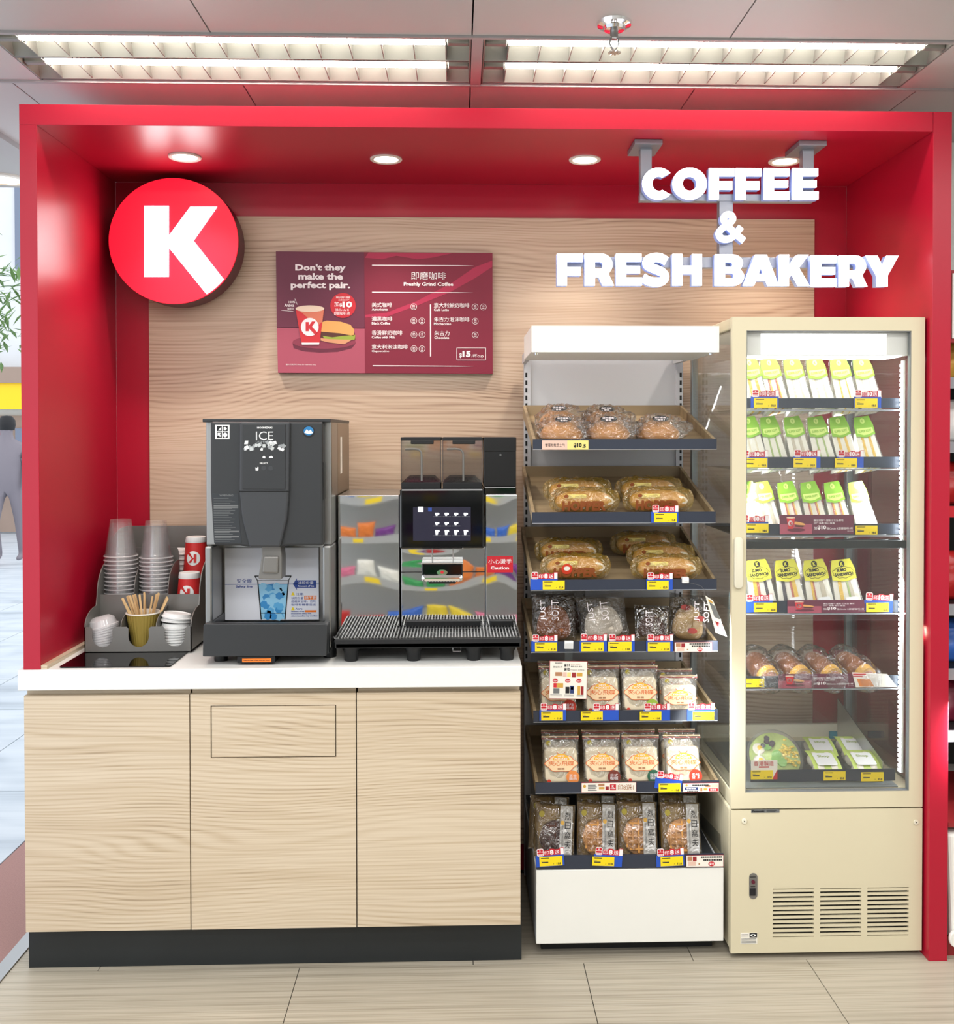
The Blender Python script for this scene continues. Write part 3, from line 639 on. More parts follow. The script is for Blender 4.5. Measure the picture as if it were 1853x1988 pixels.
for p in ([(446, 1276), (724, 1276), (724, 1284), (446, 1284)], [(446, 1284), (454, 1284), (470, 1312), (464, 1312)], [(716, 1284), (724, 1284), (706, 1312), (700, 1312)], [(464, 1312), (706, 1312), (706, 1316), (464, 1316)],
          [(466, 1316), (474, 1316), (500, 1608), (492, 1608)], [(698, 1316), (706, 1316), (680, 1608), (672, 1608)], [(488, 1558), (684, 1558), (684, 1562), (488, 1562)]): ip('cup_print', 'ink', p, YC-.0012, YC)
ip('arrow_print', 'card_blue', [(736, 1340), (766, 1296), (766, 1312), (912, 1312), (912, 1368), (766, 1368), (766, 1386)], YC-.0008, YC)
ct('冰粒份量', 776, 1318, 892, 1342, .02, 'card_w', 2); ct('Amount of Ice', 772, 1348, 896, 1362, .03, 'card_w', 2)
for y in (1400, 1512): ip('warning_print', 'yellow_card', [(722, y+26), (736, y), (750, y+26)], YC-.0008, YC)
ct('注意:', 760, 1406, 818, 1426); ct('冰的份量', 724, 1436, 816, 1456); ib('warning_print', 'orange', 822, 1428, 914, 1456, YC-.0008, YC); ct('請不要', 828, 1432, 910, 1453, .02, 'card_w', 2)
ct('超越安全線，否則', 724, 1462, 908, 1480); ct('咖啡有機會溢出', 724, 1487, 908, 1504); ct('Alert:', 754, 1520, 808, 1534, .02)
ct('Amount of Ice', 722, 1541, 822, 1552, .02); ib('warning_print', 'orange', 826, 1538, 914, 1553, YC-.0008, YC); ct('exceed the safety line,', 722, 1558, 876, 1570, .02); ct('otherwise coffee may overflow', 722, 1576, 922, 1590, .02)
# drip tray base, feet, orange label
ip('base_tray', 'charcoal', [(58, 1652), (68, 1640), (985, 1640), (1000, 1652), (990, 1885), (52, 1890)], YI-.03, YI+.002, .005)
X0b, X1b, Zb0, Zb1 = rect(*iz(60, 1642), *iz(998, 1888), YI-.03)
zw = at(*iz(500, 1608), YC).z-.006
for xa in (X0b, X1b-.016): MB().box(xa, xa+.016, YI+.002, YI+.20, Zb0, Zb1-.002).build('base_side', 'charcoal', t, .003)
MB().box(X0b+.016, X1b-.016, YI+.002, YI+.20, Zb0, zw).build('tray_well', 'black', t)
for x, yy in ((180, YI+.02), (1010, YI+.06), (200, .5), (980, .5)):
    p = at(*iz(x, 1900), yy); MB().lathe([(.02, 0), (.021, .01), (.019, .06)], (p.x, yy+.02, ZC), 18).build('foot', 'black', t, smooth=True)
ib('under_box', 'black', 315, 1888, 600, 1936, YI-.026, YI+.08); ib('orange_label', 'orange', 352, 1904, 572, 1930, YI-.0268, YI-.026); itx('Clean the filter at least twice per month', 'ink', 360, 1912, 562, 1923, .02, YI-.0272)
# ================================================================= coffee machine
YF = .22
def cz(x, y): return (640+x/4.1425, 830+y/4.1425)
t = thing('coffee_machine', 'mirror-fronted automatic coffee machine with bean hoppers on the worktop', 'coffee machine', (at(830, 1280, .2).x, .3, ZC))
def cb(nm, mt, x0, y0, x1, y1, ya, yb, bev=0, par=None): a = cz(x0, y0); b = cz(x1, y1); return bpx(nm, mt, par or t, a[0], a[1], b[0], b[1], ya, yb, bev)
def cp(nm, mt, pts, ya, yb, bev=0, par=None): return ppx(nm, mt, par or t, [cz(*p) for p in pts], ya, yb, bev)
def ctx(s, mt, x0, y0, x1, y1, Y, bold=0, nm='lettering', par=None): a = cz(x0, y0); b = cz(x1, y1); return tpx(s, mt, par or t, a[0], a[1], b[0], b[1], Y, bold, nm)
def bowed(nm, x0, y0, x1, y1, amp, par, mt='mirror'):
    """thin polished sheet, very slightly sprung"""
    X0, X1, Z0, Z1 = rect(*cz(x0, y0), *cz(x1, y1), YF)
    f = lambda u, v: (X0+(X1-X0)*u, YF-.0006+amp*math.sin(math.pi*u*1.1+.3)*math.sin(math.pi*v*2.1+.5), Z0+(Z1-Z0)*v)
    return MB().grid(f, 10, 24).build(nm, mt, par, smooth='weld')
cb('milk_cooler', 'steel', 70, 545, 562, 1645, YF, .56, .002); bowed('mirror_panel', 74, 550, 558, 1640, .00035, t)
cb('brew_unit', 'steel', 577, 960, 1250, 1645, YF, .56, .002); bowed('mirror_panel', 582, 1166, 1246, 1640, .0003, t); bowed('mirror_panel', 582, 980, 1246, 1158, .0002, t)
cb('panel_joint', 'black', 577, 1158, 1250, 1165, YF-.0008, YF)
cb('powder_unit', 'steel', 1257, 540, 1511, 1645, YF, .56, .002); bowed('mirror_panel', 1260, 545, 1508, 1640, .00035, t)
cb('powder_cap', 'gloss_black', 1243, 478, 1503, 538, YF+.02, .56, .003)
hd = cb('control_head', 'gloss_black', 566, 492, 1246, 975, YF-.035, .55, .006)
mat('screen', (24, 24, 34), .2, emit=(60, 60, 82), es=.35); mat('screen_w', (240, 240, 240), .4, emit=(245, 248, 255), es=1.0)
for k_ in ('screen', 'screen_w'): M[k_].cycles.emission_sampling = 'NONE'
cb('screen', 'screen', 672, 640, 1137, 910, YF-.037, YF-.034, 0, hd)
cb('screen_icon', 'screen_w', 712, 638, 754, 678, YF-.0376, YF-.036, 0, hd); cb('screen_icon', 'card_blue', 794, 645, 823, 675, YF-.0376, YF-.036, 0, hd)
YQ = YF-.0376
for r, (yy, n) in enumerate(((698, 4), (773, 3), (845, 4))):
    for i in range(n):
        x = 866+i*76.5
        if r < 2: cp('screen_icon', 'screen_w', [(x-16, yy-12), (x+8, yy-12), (x+18, yy-8), (x+16, yy+2), (x+6, yy+4), (x+2, yy+12), (x-10, yy+12), (x-15, yy+2)], YQ, YQ+.0008, 0, hd)
        else: cp('screen_icon', 'screen_w', [(x-16, yy-20), (x+6, yy-20), (x+18, yy-20), (x+20, yy-8), (x+8, yy-2), (x+4, yy+18), (x-12, yy+18)], YQ, YQ+.0008, 0, hd)
        cb('screen_caption', 'ice_g', x-32, yy+(18 if r < 2 else 24), x+34, yy+(21 if r < 2 else 27), YQ, YQ+.0008, 0, hd)
# hoppers
mat('beans', (40, 24, 18), .5, bump=1, nscale=120)
for x0, x1 in ((572, 898), (907, 1233)):
    h = cb('bean_hopper', 'smoke', x0+2, 100, x1-2, 440, YF+.03, YF+.20)
    cb('hopper_lid', 'matt_black', x0, 78, x1, 104, YF+.026, YF+.205, .002, h); cb('lid_grip', 'matt_black', x0+82, 100, x0+266, 134, YF+.024, YF+.04, .002, h)
    cp('coffee_beans', 'beans', [(x0+60, 398), (x1-60, 398), (x1-20, 436), (x0+14, 436)], YF+.04, YF+.19, 0, h)
    cb('hopper_foot', 'matt_black', x0+4, 440, x1-4, 492, YF+.028, YF+.205, .003, h)
    P = [cz(x0+38, 175), cz(x0+110, 172), cz(x0+148, 178), cz(x0+166, 200), cz(x0+170, 240), cz(x0+170, 430)]
    MB().tube([at(a, b, YF+.028) for a, b in P], .0035, 8).build('hopper_rod', 'grey_tray', h, smooth=True)
    for q in (x0+4, x1-4):
        MB().tube([at(*cz(q, 104), YF+.03), at(*cz(q, 438), YF+.03)], .0012, 5).build('hopper_edge', 'charcoal_lt', h)
h = cb('powder_hopper', 'black', 1244, 80, 1502, 478, YF+.03, YF+.20, .003); cb('hopper_lid', 'black', 1243, 78, 1503, 192, YF+.027, YF+.2, .002, h)
cp('lock', 'lbl_grey', [(1376+10*math.cos(a*.5), 220+8*math.sin(a*.5)) for a in range(12)], YF+.0285, YF+.03, 0, h)
# spout
sp_ = cb('spout', 'gloss_black', 742, 1095, 1072, 1190, YF-.07, YF, .004)
cb('spout_rim', 'chrome', 738, 1182, 1074, 1244, YF-.078, YF, .01, sp_); cb('spout_nozzle', 'black', 796, 1238, 1018, 1256, YF-.06, YF-.01, .003, sp_); cb('spout_edge', 'chrome', 738, 1088, 1076, 1098, YF-.072, YF, .002, sp_)
cp('spout_emblem', 'chrome', [(906+44*math.cos(a*.3), 1166+22*math.sin(a*.3)) for a in range(21)], YF-.0715, YF-.07, 0, sp_); cp('spout_emblem', 'promo_red', [(906+13*math.cos(a*.3), 1164+13*math.sin(a*.3)) for a in range(21)], YF-.0722, YF-.07, 0, sp_)
for q in (822, 990): cb('guide_rod', 'steel', q, 980, q+8, 1100, YF-.02, YF-.014, 0, sp_)
# caution plate
cp_ = cb('caution_plate', 'promo_red', 1270, 1035, 1476, 1166, YF-.003, YF-.0006); ctx('小心燙手', 'print_w', 1278, 1058, 1466, 1098, YF-.0036, .015, par=cp_); ctx('Caution', 'print_w', 1296, 1116, 1444, 1142, YF-.0036, .03, par=cp_)
# drip trays
ZG = .978
for x0, x1 in ((62, 562), (572, 1530)):
    Xa = at(*cz(x0, 1700), .12).x; Xb = at(*cz(x1, 1700), .12).x
    MB().box(Xa, Xb, .045, YF-.002, ZG-.014, ZG-.010).build('drip_pan', 'black', t)
    n = int((Xb-Xa)/.0098); sl = MB().box(-.0018, .0018, .044, YF-.004, ZG-.004, ZG).mesh('grate_bar')
    for i in range(n+1): put('grate_bar', sl, 'steel', t, loc=(Xa+.003+(Xb-Xa-.006)*i/n, 0, 0))
    for y in (.06, .13, .2): MB().box(Xa, Xb, y, y+.003, ZG-.008, ZG-.004).build('grate_rail', 'steel', t)
Xa = at(*cz(44, 1750), .04).x; Xb = at(*cz(1540, 1750), .04).x
MB().box(Xa, Xb, .036, .5, ZG-.032, ZG-.014).build('base', 'matt_black', t, .004); MB().box(Xa, Xb, .036, .044, ZG-.03, ZG-.004).build('base_rim', 'matt_black', t, .002)
cb('splash_plate', 'black', 613, 1552, 1216, 1652, YF-.012, YF-.006, .003); cb('splash_plate', 'black', 1290, 1550, 1481, 1652, YF-.012, YF-.006, .003)
for x in (172, 675, 1160, 1430):
    p = at(*cz(x, 1850), .075)
    for yy in (.075, .45): MB().lathe([(.019, 0), (.021, .004), (.021, .026), (.026, .034), (.026, ZG-.031-ZC)], (p.x, yy+.01, ZC), 20).build('foot', 'black', t, smooth=True)
p = at(*cz(1025, 1790), .07); MB().tube([(p.x-.012, .06, ZG-.034), (p.x-.012, .058, ZG-.046), (p.x+.012, .058, ZG-.046), (p.x+.012, .06, ZG-.034)], .0012, 6).build('tray_hook', 'steel', t)
# ================================================================= bakery rack
t = thing('bakery_rack', 'grey metal bakery rack with lit white header and white base', 'shelving rack', (at(1220, 1830, .3).x, .3, 0))
YU = .56
for x0, x1 in ((1018, 1031), (1313, 1326.5)):
    X0, X1, _, _ = rect(x0, 700, x1, 1000, YU); zt_ = at(x0, 686, YU).z
    u = MB().box(X0, X1, YU, YU+.03, .02, zt_).build('upright', 'rack_grey', t, .001)
    m = MB(); z = at(x0, 728, YU).z; q = (X0+X1)/2+(-.004 if x0 < 1200 else .004)
    while z > .72: m.box(q-.0035, q+.0035, YU-.0006, YU+.0004, z-.008, z+.008); z -= .0268
    m.build('slot_row', 'slot', u)['kind'] = 'stuff'
X0, X1, Z0, Z1 = rect(1030, 690, 1314, 1600, YU+.012)
MB().box(X0, X1, YU+.012, YU+.02, .1, Z1).build('back_panel', 'rack_grey', t)
X0, X1, Z0, Z1 = rect(1032.5, 632.5, 1397, 684, .06)
hb = MB().box(X0, X1, .07, .40, Z0+.001, Z1).build('header_box', 'rack_white', t, .002)
fr = MB().box(X0, X0+.010, .06, .07, Z0, Z1).box(X1-.010, X1, .06, .07, Z0, Z1).box(X0+.010, X1-.010, .06, .07, Z1-.010, Z1).box(X0+.010, X1-.010, .06, .07, Z0, Z0+.002).build('header_frame', 'rack_white', t)
MB().box(X0+.010, X1-.010, .064, .0698, Z0+.002, Z1-.010).build('light_panel', 'em_box', t)
for q in (X0+.016, X1-.02): MB().lathe([(.006, 0), (.005, -.006)], (q, .085, Z0), 10).build('bolt', 'chrome', t)
for q in (X0+.004, X1-.03): MB().box(q, q+.014, .40, YU, Z0, Z0+.03).build('header_bracket', 'rack_grey', t)
# base with its slanted bin
YB0 = .045
X0, X1, Z0, Z1 = rect(1041.5, 1687, 1405.5, 1830, YB0); BX0, BX1, BZ1 = X0, X1, Z1
MB().box(X0, X1, YB0, YB0+.012, Z0, Z1).build('base_front', 'rack_white', t, .002)
zk = at(1330, 1556, .55).z
for a in (X0, X1-.004):
    MB().prism([(YB0+.013, Z0), (.57, Z0), (.57, zk), (YB0+.013, Z1)], a, a+.004, 'x').build('base_side', 'rack_grey', t)
MB().box(X0+.02, X1-.02, YB0+.06, .56, 0, Z0).build('base_foot', 'matt_black', t)
X0s, X1s, Zs0, Zs1 = rect(1042.5, 1660, 1404.5, 1686, YB0)
MB().box(X0, X1, YB0, YB0+.006, Zs0+.001, Zs1).build('price_strip', 'lip', t)
gy = [(.052, BZ1-.01), (.55, BZ1+.035)]
MB().hexa([(X0+.004, .052, BZ1-.02), (X1-.004, .052, BZ1-.02), (X0+.004, .56, BZ1+.03), (X1-.004, .56, BZ1+.03), (X0+.004, .052, BZ1-.014), (X1-.004, .052, BZ1-.014), (X0+.004, .56, BZ1+.036), (X1-.004, .56, BZ1+.036)]).build('bin_floor', 'charcoal_lt', t)
for a in (X0+.004, X1-.006): MB().prism([(YB0+.008, Zs1-.002), (.5, zk-.002), (.5, zk+.03), (YB0+.02, Zs1+.05)], a, a+.0015, 'x').build('clear_guard', 'glass', t)
# trays
TR = []
tl = ['top oak tray, holding round cheese buns', 'oak tray with two rows of yellow roll packs and one promo card', 'oak tray holding yellow roll packs, a red round sticker on one', 'oak tray holding mixed dark-wrapped breads',
      'oak tray of zip bags under the square offer card', 'lowest oak tray, zip bags with round coloured stickers']
YTF, YTB = .085, .545
for i, (x0, x1, ya, yb, ybk) in enumerate(((1035, 1392, 852, 873, 787), (1033.5, 1390, 994, 1016, 905), (1031, 1392, 1125, 1146, 1022), (1031, 1394, 1245, 1266, 1160), (1036, 1394, 1379, 1401, 1284), (1040, 1397, 1518, 1539, 1406))):
    X0, X1, Zb, Za = rect(x0, ya, x1, yb, YTF); zk = at(1170, ybk, YTB).z
    f0, f1 = Za-.026, zk-.034
    tr = thing('display_tray', tl[i], 'tray', ((X0+X1)/2, .3, f0), group='slanted oak trays of the bakery rack')
    def sl(xa, xb, za0, za1, zb0, zb1, nm, mt='tray_oak', ya_=YTF+.006, yb_2=YTB):
        return MB().hexa([(xa, ya_, za0), (xb, ya_, za0), (xa, yb_2, zb0), (xb, yb_2, zb0), (xa, ya_, za1), (xb, ya_, za1), (xa, yb_2, zb1), (xb, yb_2, zb1)]).build(nm, mt, tr, .0008)
    sl(X0+.0005, X1-.0005, f0-.008, f0, f1-.008, f1, 'tray_floor')
    sl(X0, X0+.010, f0, Za-.001, f1, zk, 'tray_side'); sl(X1-.010, X1, f0, Za-.001, f1, zk, 'tray_side')
    MB().box(X0+.010, X1-.010, YTB-.010, YTB, f1-.006, zk).build('tray_back', 'tray_oak', tr)
    MB().box(X0, X1, YTF, YTF+.006, Zb+.002, Za).build('price_strip', 'lip', tr)
    MB().box(X0, X1, YTF-.001, YTF+.008, Zb, Zb+.0019).build('strip_edge', 'lip_edge', tr)
    for a in (X0+.03, X1-.04): MB().prism([(YTF+.05, f0-.010), (YU, f1-.010), (YU, f1-.05), (YTF+.1, f0-.014)], a, a+.004, 'x').build('tray_bracket', 'rack_grey', tr)
    TR.append((f0, f1, YTF+.006, YTB))
TR.append((BZ1-.014, BZ1+.036, .052, .56))
def trz(i, Y): f0, f1, a, b = TR[i]; return f0+(f1-f0)*(Y-a)/(b-a)
def slope(i): f0, f1, a, b = TR[i]; return math.atan2(f1-f0, b-a)
# ================================================================= cards and labels
def px_w(x0, x1, Y): return (x1-x0)/ppm(Y)
PROMO = {}
def promo_proto(n):
    t = thing('promo_card', 'x', 'promo card')
    wd = .084; k = wd/910
    def X(v): return (v-1190)*k
    def Z(v): return (770-v)*k
    MB().prism([(X(735), 0), (X(1645), 0), (X(1645), Z(400)), (X(735), Z(400))], 0, .0008).build('card', 'blue_card', t, local=True)
    MB().prism([(X(1000), Z(400)), (X(1640), Z(405)), (X(1650), Z(180)), (X(1530), Z(185)), (X(1500), Z(225)), (X(1360), Z(230)), (X(1320), Z(205)), (X(1200), Z(200)), (X(1170), Z(235)), (X(1010), Z(245))], -.0004, .0006).build('header', 'promo_red', t, local=True)
    ic = MB().prism(rrect(X(775), X(992), Z(418), Z(172), .004), -.0008, .0006).build('icon', 'print_w', t, local=True)
    MB().prism(rrect(X(792), X(975), Z(272), Z(190), .003), -.0012, -.0007).build('icon_mark', 'promo_red', ic, local=True)
    MB().prism(rrect(X(790), X(973), Z(345), Z(285), .002), -.0012, -.0007).build('icon_mark', 'promo_red', ic, local=True)
    tbox('印花獎', 'promo_red', ic, X(792), X(972), Z(400), Z(358), -.0013)
    tbox('K', 'print_w', ic, X(862), X(908), Z(255), Z(208), -.0014, .03)
    h = -.0009
    tbox('印', 'print_w', t, X(1015), X(1165), Z(380), Z(255), h, .03); tbox(n, 'print_w', t, X(1195 if n == '8' else 1180), X(1320 if n == '8' else 1345), Z(388), Z(228), h, .05)
    tbox('送', 'print_w', t, X(1350), X(1508), Z(385), Z(245), h, .025); tbox('1', 'print_w', t, X(1535), X(1640), Z(402), Z(195), h, .05)
    return t
def promo(n, x0, x1, yb, Y, label, tilt=0, group=None):
    s = px_w(x0, x1, Y)/.084; p = at((x0+x1)/2, yb, Y)
    if n not in PROMO: o = PROMO[n] = promo_proto(n); o.location = p; o.rotation_euler = (0, math.radians(tilt), 0); o['label'] = label
    else: o = dup(PROMO[n], p, (0, math.radians(tilt), 0), label)
    o.scale = (s, 1, s)
    o['group'] = 'red and blue promo cards'; return o
PRICE = {}
def price(pr, x0, x1, yb, Y, label, tilt=0, lean=0):
    s = px_w(x0, x1, Y)/.068; p = at((x0+x1)/2, yb, Y)
    if pr not in PRICE:
        t = thing('price_label', label, 'price label'); PRICE[pr] = t
        MB().box(-.034, .034, 0, .0006, 0, .0275).build('card', 'yellow_card', t, local=True)
        bars('ink', t, -.029, -.004, .0222, .0246, -.0003, 8); bars('lbl_grey', t, -.029, -.019, .0150, .0162, -.0003, 5)
        MB().box(-.028, -.008, -.0003, 0, .0095, .0128).build('barcode', 'lbl_dark', t, local=True)
        tbox('$', 'ink', t, .007, .009, .004, .0075, -.0003); tbox(pr, 'ink', t, .0165, .0295, .003, .0095, -.0003, .05)
    else: t = dup(PRICE[pr])
    t.location = p; t.rotation_euler = (math.radians(lean), math.radians(tilt), 0); t.scale = (s, 1, s); t['label'] = label; t['group'] = 'yellow price labels'
    return t
YP = YTF-.0035; YPL = YTF-.0052
promo('8', 1264.6, 1318, 1015, YP, 'only promo card 印8送1 on the second tray'); price('11.0', 1270, 1315, 1014, YPL, 'yellow 11.0 price label on the second tray')
for x0, x1, a, b, lb in ((1030, 1083, 1054, 1097, 'by the red sticker roll'), (1255, 1307, 1256.5, 1299, 'beside the white clip on the third tray')):
    promo('8', x0, x1, 1145, YP, 'promo card 印8送1 '+lb); price('12.0', a, b, 1144.5, YPL, 'yellow 12.0 price label '+lb)
for x0, x1, a, b, lb in ((1032, 1083, 1039, 1082, 'under the dark brown loaf'), (1125.5, 1179, 1129, 1173, 'under the pale dusted bread, cabinet side'), (1180.5, 1233, 1181, 1227, 'under the pale dusted bread, fridge side'), (1255, 1308, 1258, 1302, 'under the small crusty dark bread')):
    promo('8', x0, x1, 1265, YP, 'promo card 印8送1 '+lb); price('11.0', a, b, 1264.5, YPL, 'yellow 11.0 price label '+lb)
for x0, x1, a, b, lb in ((1047.6, 1100, 1051, 1093.5, 'below the square offer card'), (1150, 1202, 1128, 1171, 'at the second zip bag of the upper zip bag tray'), (1249, 1302, 1242.5, 1285, 'at the third zip bag of the upper zip bag tray'), (1334, 1388, 1345, 1387.5, 'at the fridge end of the upper zip bag tray')):
    promo('8', x0, x1, 1399, YP, 'promo card 印8送1 '+lb); price('11.0', a, b, 1398.5, YPL, 'yellow 11.0 price label '+lb)
promo('8', 1270, 1323, 1533, YP, 'tilted promo card 印8送1 on the lowest oak tray', 8); price('11.0', 1279, 1322, 1538, YPL, 'yellow price label over the tilted card of the lowest oak tray')
for x0, x1, a, b, tl_, lb in ((1042, 1097, 1048, 1093, -4, 'in front of the chocolate waffle'), (1152, 1208, 1149.7, 1193, 4, 'in front of the two middle waffles'), (1275, 1330, 1283, 1327.6, -3, 'in front of the waffle beside the fridge')):
    promo('8', x0, x1, 1682, YB0-.004, 'promo card 印8送1 on the white base '+lb, tl_); price('11.0', a, b, 1681, YB0-.0058, 'yellow price label on the white base '+lb, tl_*.6)
# strip cards
mat('pink_card', (226, 190, 172), .5); mat('pale_yellow', (232, 216, 130), .5); mat('banner_rim', (150, 40, 44), .5); mat('tan_print', (178, 128, 92), .5); mat('navy_print', (44, 60, 110), .5); mat('gold_print', (206, 160, 70), .5)
X0, X1, Z0, Z1 = rect(1053, 854.5, 1143, 873, YTF-.0012)
t = thing('strip_label', 'pink and pale yellow strip label priced $10.5 on the top tray', 'shelf label', ((X0+X1)/2, YTF-.0012, Z0))
c = rect(1102, 854, 1103, 873, YTF-.0012)[0]
MB().box(X0, c, YTF-.0012, YTF-.0004, Z0, Z1).build('card', 'pink_card', t); MB().box(c, X1, YTF-.0012, YTF-.0004, Z0, Z1).build('price_field', 'pale_yellow', t)
tpx('雙蛋粒粒芝士包', 'ink', t, 1059, 861, 1097, 867.5, YTF-.0016, .01); tpx('$10', 'ink', t, 1114, 860, 1130, 869.5, YTF-.0016, .06); tpx('.5', 'ink', t, 1131, 862.5, 1138, 869.5, YTF-.0016, .06)
def banner(x0, y0, x1, y1, Y, label, kind):
    X0, X1, Z0, Z1 = rect(x0, y0, x1, y1, Y); w_, h_ = X1-X0, Z1-Z0
    t = thing('strip_label', label, 'shelf label', ((X0+X1)/2, Y, Z0))
    MB().box(-w_/2, w_/2, 0, .0008, 0, h_).build('rim', 'banner_rim', t, local=True); MB().box(-w_/2+.0012, w_/2-.0012, -.0003, 0, .0012, h_-.0012).build('card', 'paper', t, local=True)
    def bx_(nm, mt, a, b, c_, d): MB().box(-w_/2+w_*a, -w_/2+w_*b, -.0006, -.0003, h_*c_, h_*d).build(nm, mt, t, local=True)
    def tx(s, mt, a, b, c_, d, bold=.0): tbox(s, mt, t, -w_/2+w_*a, -w_/2+w_*b, h_*c_, h_*d, -.0008, bold)
    if kind == '11':
        bx_('picture', 'tan_print', .04, .16, .55, .9); bx_('picture', 'banner_rim', .18, .28, .5, .88); bx_('picture', 'pink_card', .06, .26, .12, .48); bx_('picture', 'tan_print', .33, .37, .2, .32)
        bars('ink', t, -w_/2+w_*.40, -w_/2+w_*.96, h_*.76, h_*.88, -.0008, 12); bars('ink', t, -w_/2+w_*.46, -w_/2+w_*.96, h_*.52, h_*.66, -.0008, 11)
        MB().prism(disc(-w_/2+w_*.68, h_*.26, h_*.28, 20, h_*.2), -.0007, -.0003).build('price_oval', 'promo_red', t, local=True); tx('$11', 'print_w', .62, .74, .16, .36, .03)
    elif kind == 'stamp':
        MB().prism(disc(-w_/2+w_*.06, h_*.65, h_*.15, 14), -.0006, -.0003).build('picture', 'gold_print', t, local=True)
        for j in range(4): bx_('text_line', 'lbl_grey', .12, .28-.02*(j % 2), .2+.17*j, .28+.17*j)
        bx_('picture', 'tan_print', .31, .42, .64, .88); bx_('picture', 'gold_print', .32, .42, .34, .56); bx_('picture', 'banner_rim', .44, .50, .25, .6)
        bx_('stamp', 'promo_red', .52, .63, .22, .82); tx('K', 'print_w', .555, .595, .5, .75, .03); tx('STAMP', 'print_w', .53, .62, .34, .46, .02); tx('印8送1', 'tan_print', .66, .95, .22, .8, .02)
    else:
        MB().prism(disc(-w_/2+w_*.10, h_*.76, h_*.13, 14), -.0006, -.0003).build('picture', 'gold_print', t, local=True); bars('ink', t, -w_/2+w_*.26, -w_/2+w_*.72, h_*.70, h_*.84, -.0008, 9)
        bx_('ribbon', 'navy_print', .05, .42, .28, .56); bars('print_w', t, -w_/2+w_*.1, -w_/2+w_*.37, h_*.35, h_*.49, -.0008, 4); bars('ink', t, -w_/2+w_*.12, -w_/2+w_*.42, h_*.08, h_*.18, -.0008, 7); bx_('picture', 'tan_print', .48, .54, .12, .52); bx_('picture', 'gold_print', .57, .68, .2, .45); bx_('picture', 'tan_print', .62, .76, .55, .78); bx_('picture', 'pink_card', .78, .97, .5, .85)
        bx_('price_oval', 'promo_red', .72, .97, .1, .42); bars('print_w', t, -w_/2+w_*.76, -w_/2+w_*.93, h_*.18, h_*.34, -.0008, 3)
    return t
banner(1310, 1246.5, 1383, 1266, YTF-.002, 'white and red $11 strip label under the bun at the fridge end', '11'); banner(1129, 1519, 1236, 1538.5, YTF-.002, 'long strip label with stamp icon and 印8送1 on the lowest oak tray', 'stamp')
banner(1326.5, 1520, 1396.5, 1538, YTF-.002, 'strip label with navy ribbon at the end of the lowest oak tray', 'ribbon'); banner(1332.5, 1660, 1405.5, 1683, YB0-.003, 'white and red $11 strip label on the white rack base', '11')
# square offer card on a clear holder
YO = .075
X0, X1, Z0, Z1 = rect(1066, 1283, 1140, 1357, YO); w_ = X1-X0; h_ = Z1-Z0
t = thing('offer_card', 'square red-rimmed offer card hanging in front of a zip bag', 'offer card', ((X0+X1)/2, YO, Z0), (0, math.radians(1.2), 0))
MB().box(-w_/2, w_/2, 0, .0008, 0, h_).build('rim', 'banner_rim', t, local=True); MB().box(-w_/2+.0016, w_/2-.0016, -.0003, 0, .0016, h_-.0016).build('card', 'paper', t, local=True)
def oz(x, y): return (-w_/2+w_*(x-410)/1140, h_*(1235-y)/1110)
def ob(nm, mt, x0, y0, x1, y1): a = oz(x0, y0); b = oz(x1, y1); MB().box(a[0], b[0], -.0007, -.0003, b[1], a[1]).build(nm, mt, t, local=True)
def ot(s, mt, x0, y0, x1, y1, bold=.0): a = oz(x0, y0); b = oz(x1, y1); tbox(s, mt, t, a[0], b[0], b[1], a[1], -.0010, bold)
ot('賞味麵包', 'ink', 570, 170, 805, 212); ot('買任何1件', 'ink', 520, 280, 800, 332); ot('$11', 'ink', 848, 205, 1005, 295, .03); ot('$12', 'ink', 848, 330, 1020, 415, .03); ot('蛋糕 梳乎 窩夫', 'ink', 1045, 265, 1390, 305); ot('Hopper 芝味包', 'ink', 1045, 365, 1450, 405); ot('JUST SOFT', 'tan_print', 1045, 210, 1335, 240)
for q in ((585, 455, 800, 565, 'tan_print'), (815, 455, 930, 590, 'pink_card'), (945, 460, 1050, 590, 'pale_yellow'), (1085, 460, 1200, 605, 'banner_rim'), (1225, 465, 1400, 570, 'gold_print'), (540, 775, 635, 905, 'cup_r'), (640, 775, 830, 905, 'gold_print'), (540, 930, 720, 1075, 'lbl_grey'), (900, 880, 1020, 1070, 'ink'), (1040, 850, 1155, 1075, 'navy_print'), (1060, 880, 1135, 960, 'white'), (1260, 850, 1345, 1105, 'gold_print'), (1360, 860, 1445, 1105, 'banner_rim')): ob('picture', q[4], *q[:4])
for x, s in ((590, '加$4'), (965, '加$8'), (1298, '加$12')):
    a = oz(x, 700); MB().prism(disc(a[0], a[1], w_*.068, 20, h_*.055), -.0007, -.0003).build('price_oval', 'promo_red', t, local=True); ot(s, 'print_w', x-55, 672, x+55, 728, .02)
for a, b in ((450, 800), (870, 1155), (1240, 1445)):
    for y in (1110, 1140): ob('text_line', 'lbl_grey', a, y, b, y+10)
p = at(1100, 1262, YO); MB().box(-.012, .012, .001, .0025, h_-.004, p.z-Z0+.02).build('card_holder', 'glass', t, local=True); MB().box(-.013, .013, .0015, .012, p.z-Z0+.003, p.z-Z0+.026).build('holder_clip', 'white', t, local=True)
X0, X1, Z0, Z1 = rect(1325, 1121, 1338, 1132, YTF-.004); o = MB().box(X0, X1, YTF-.006, YTF+.012, Z0, Z1).build('label_clip', 'white', None, .001); tag(o, 'small white clip on the third tray lip', 'clip')
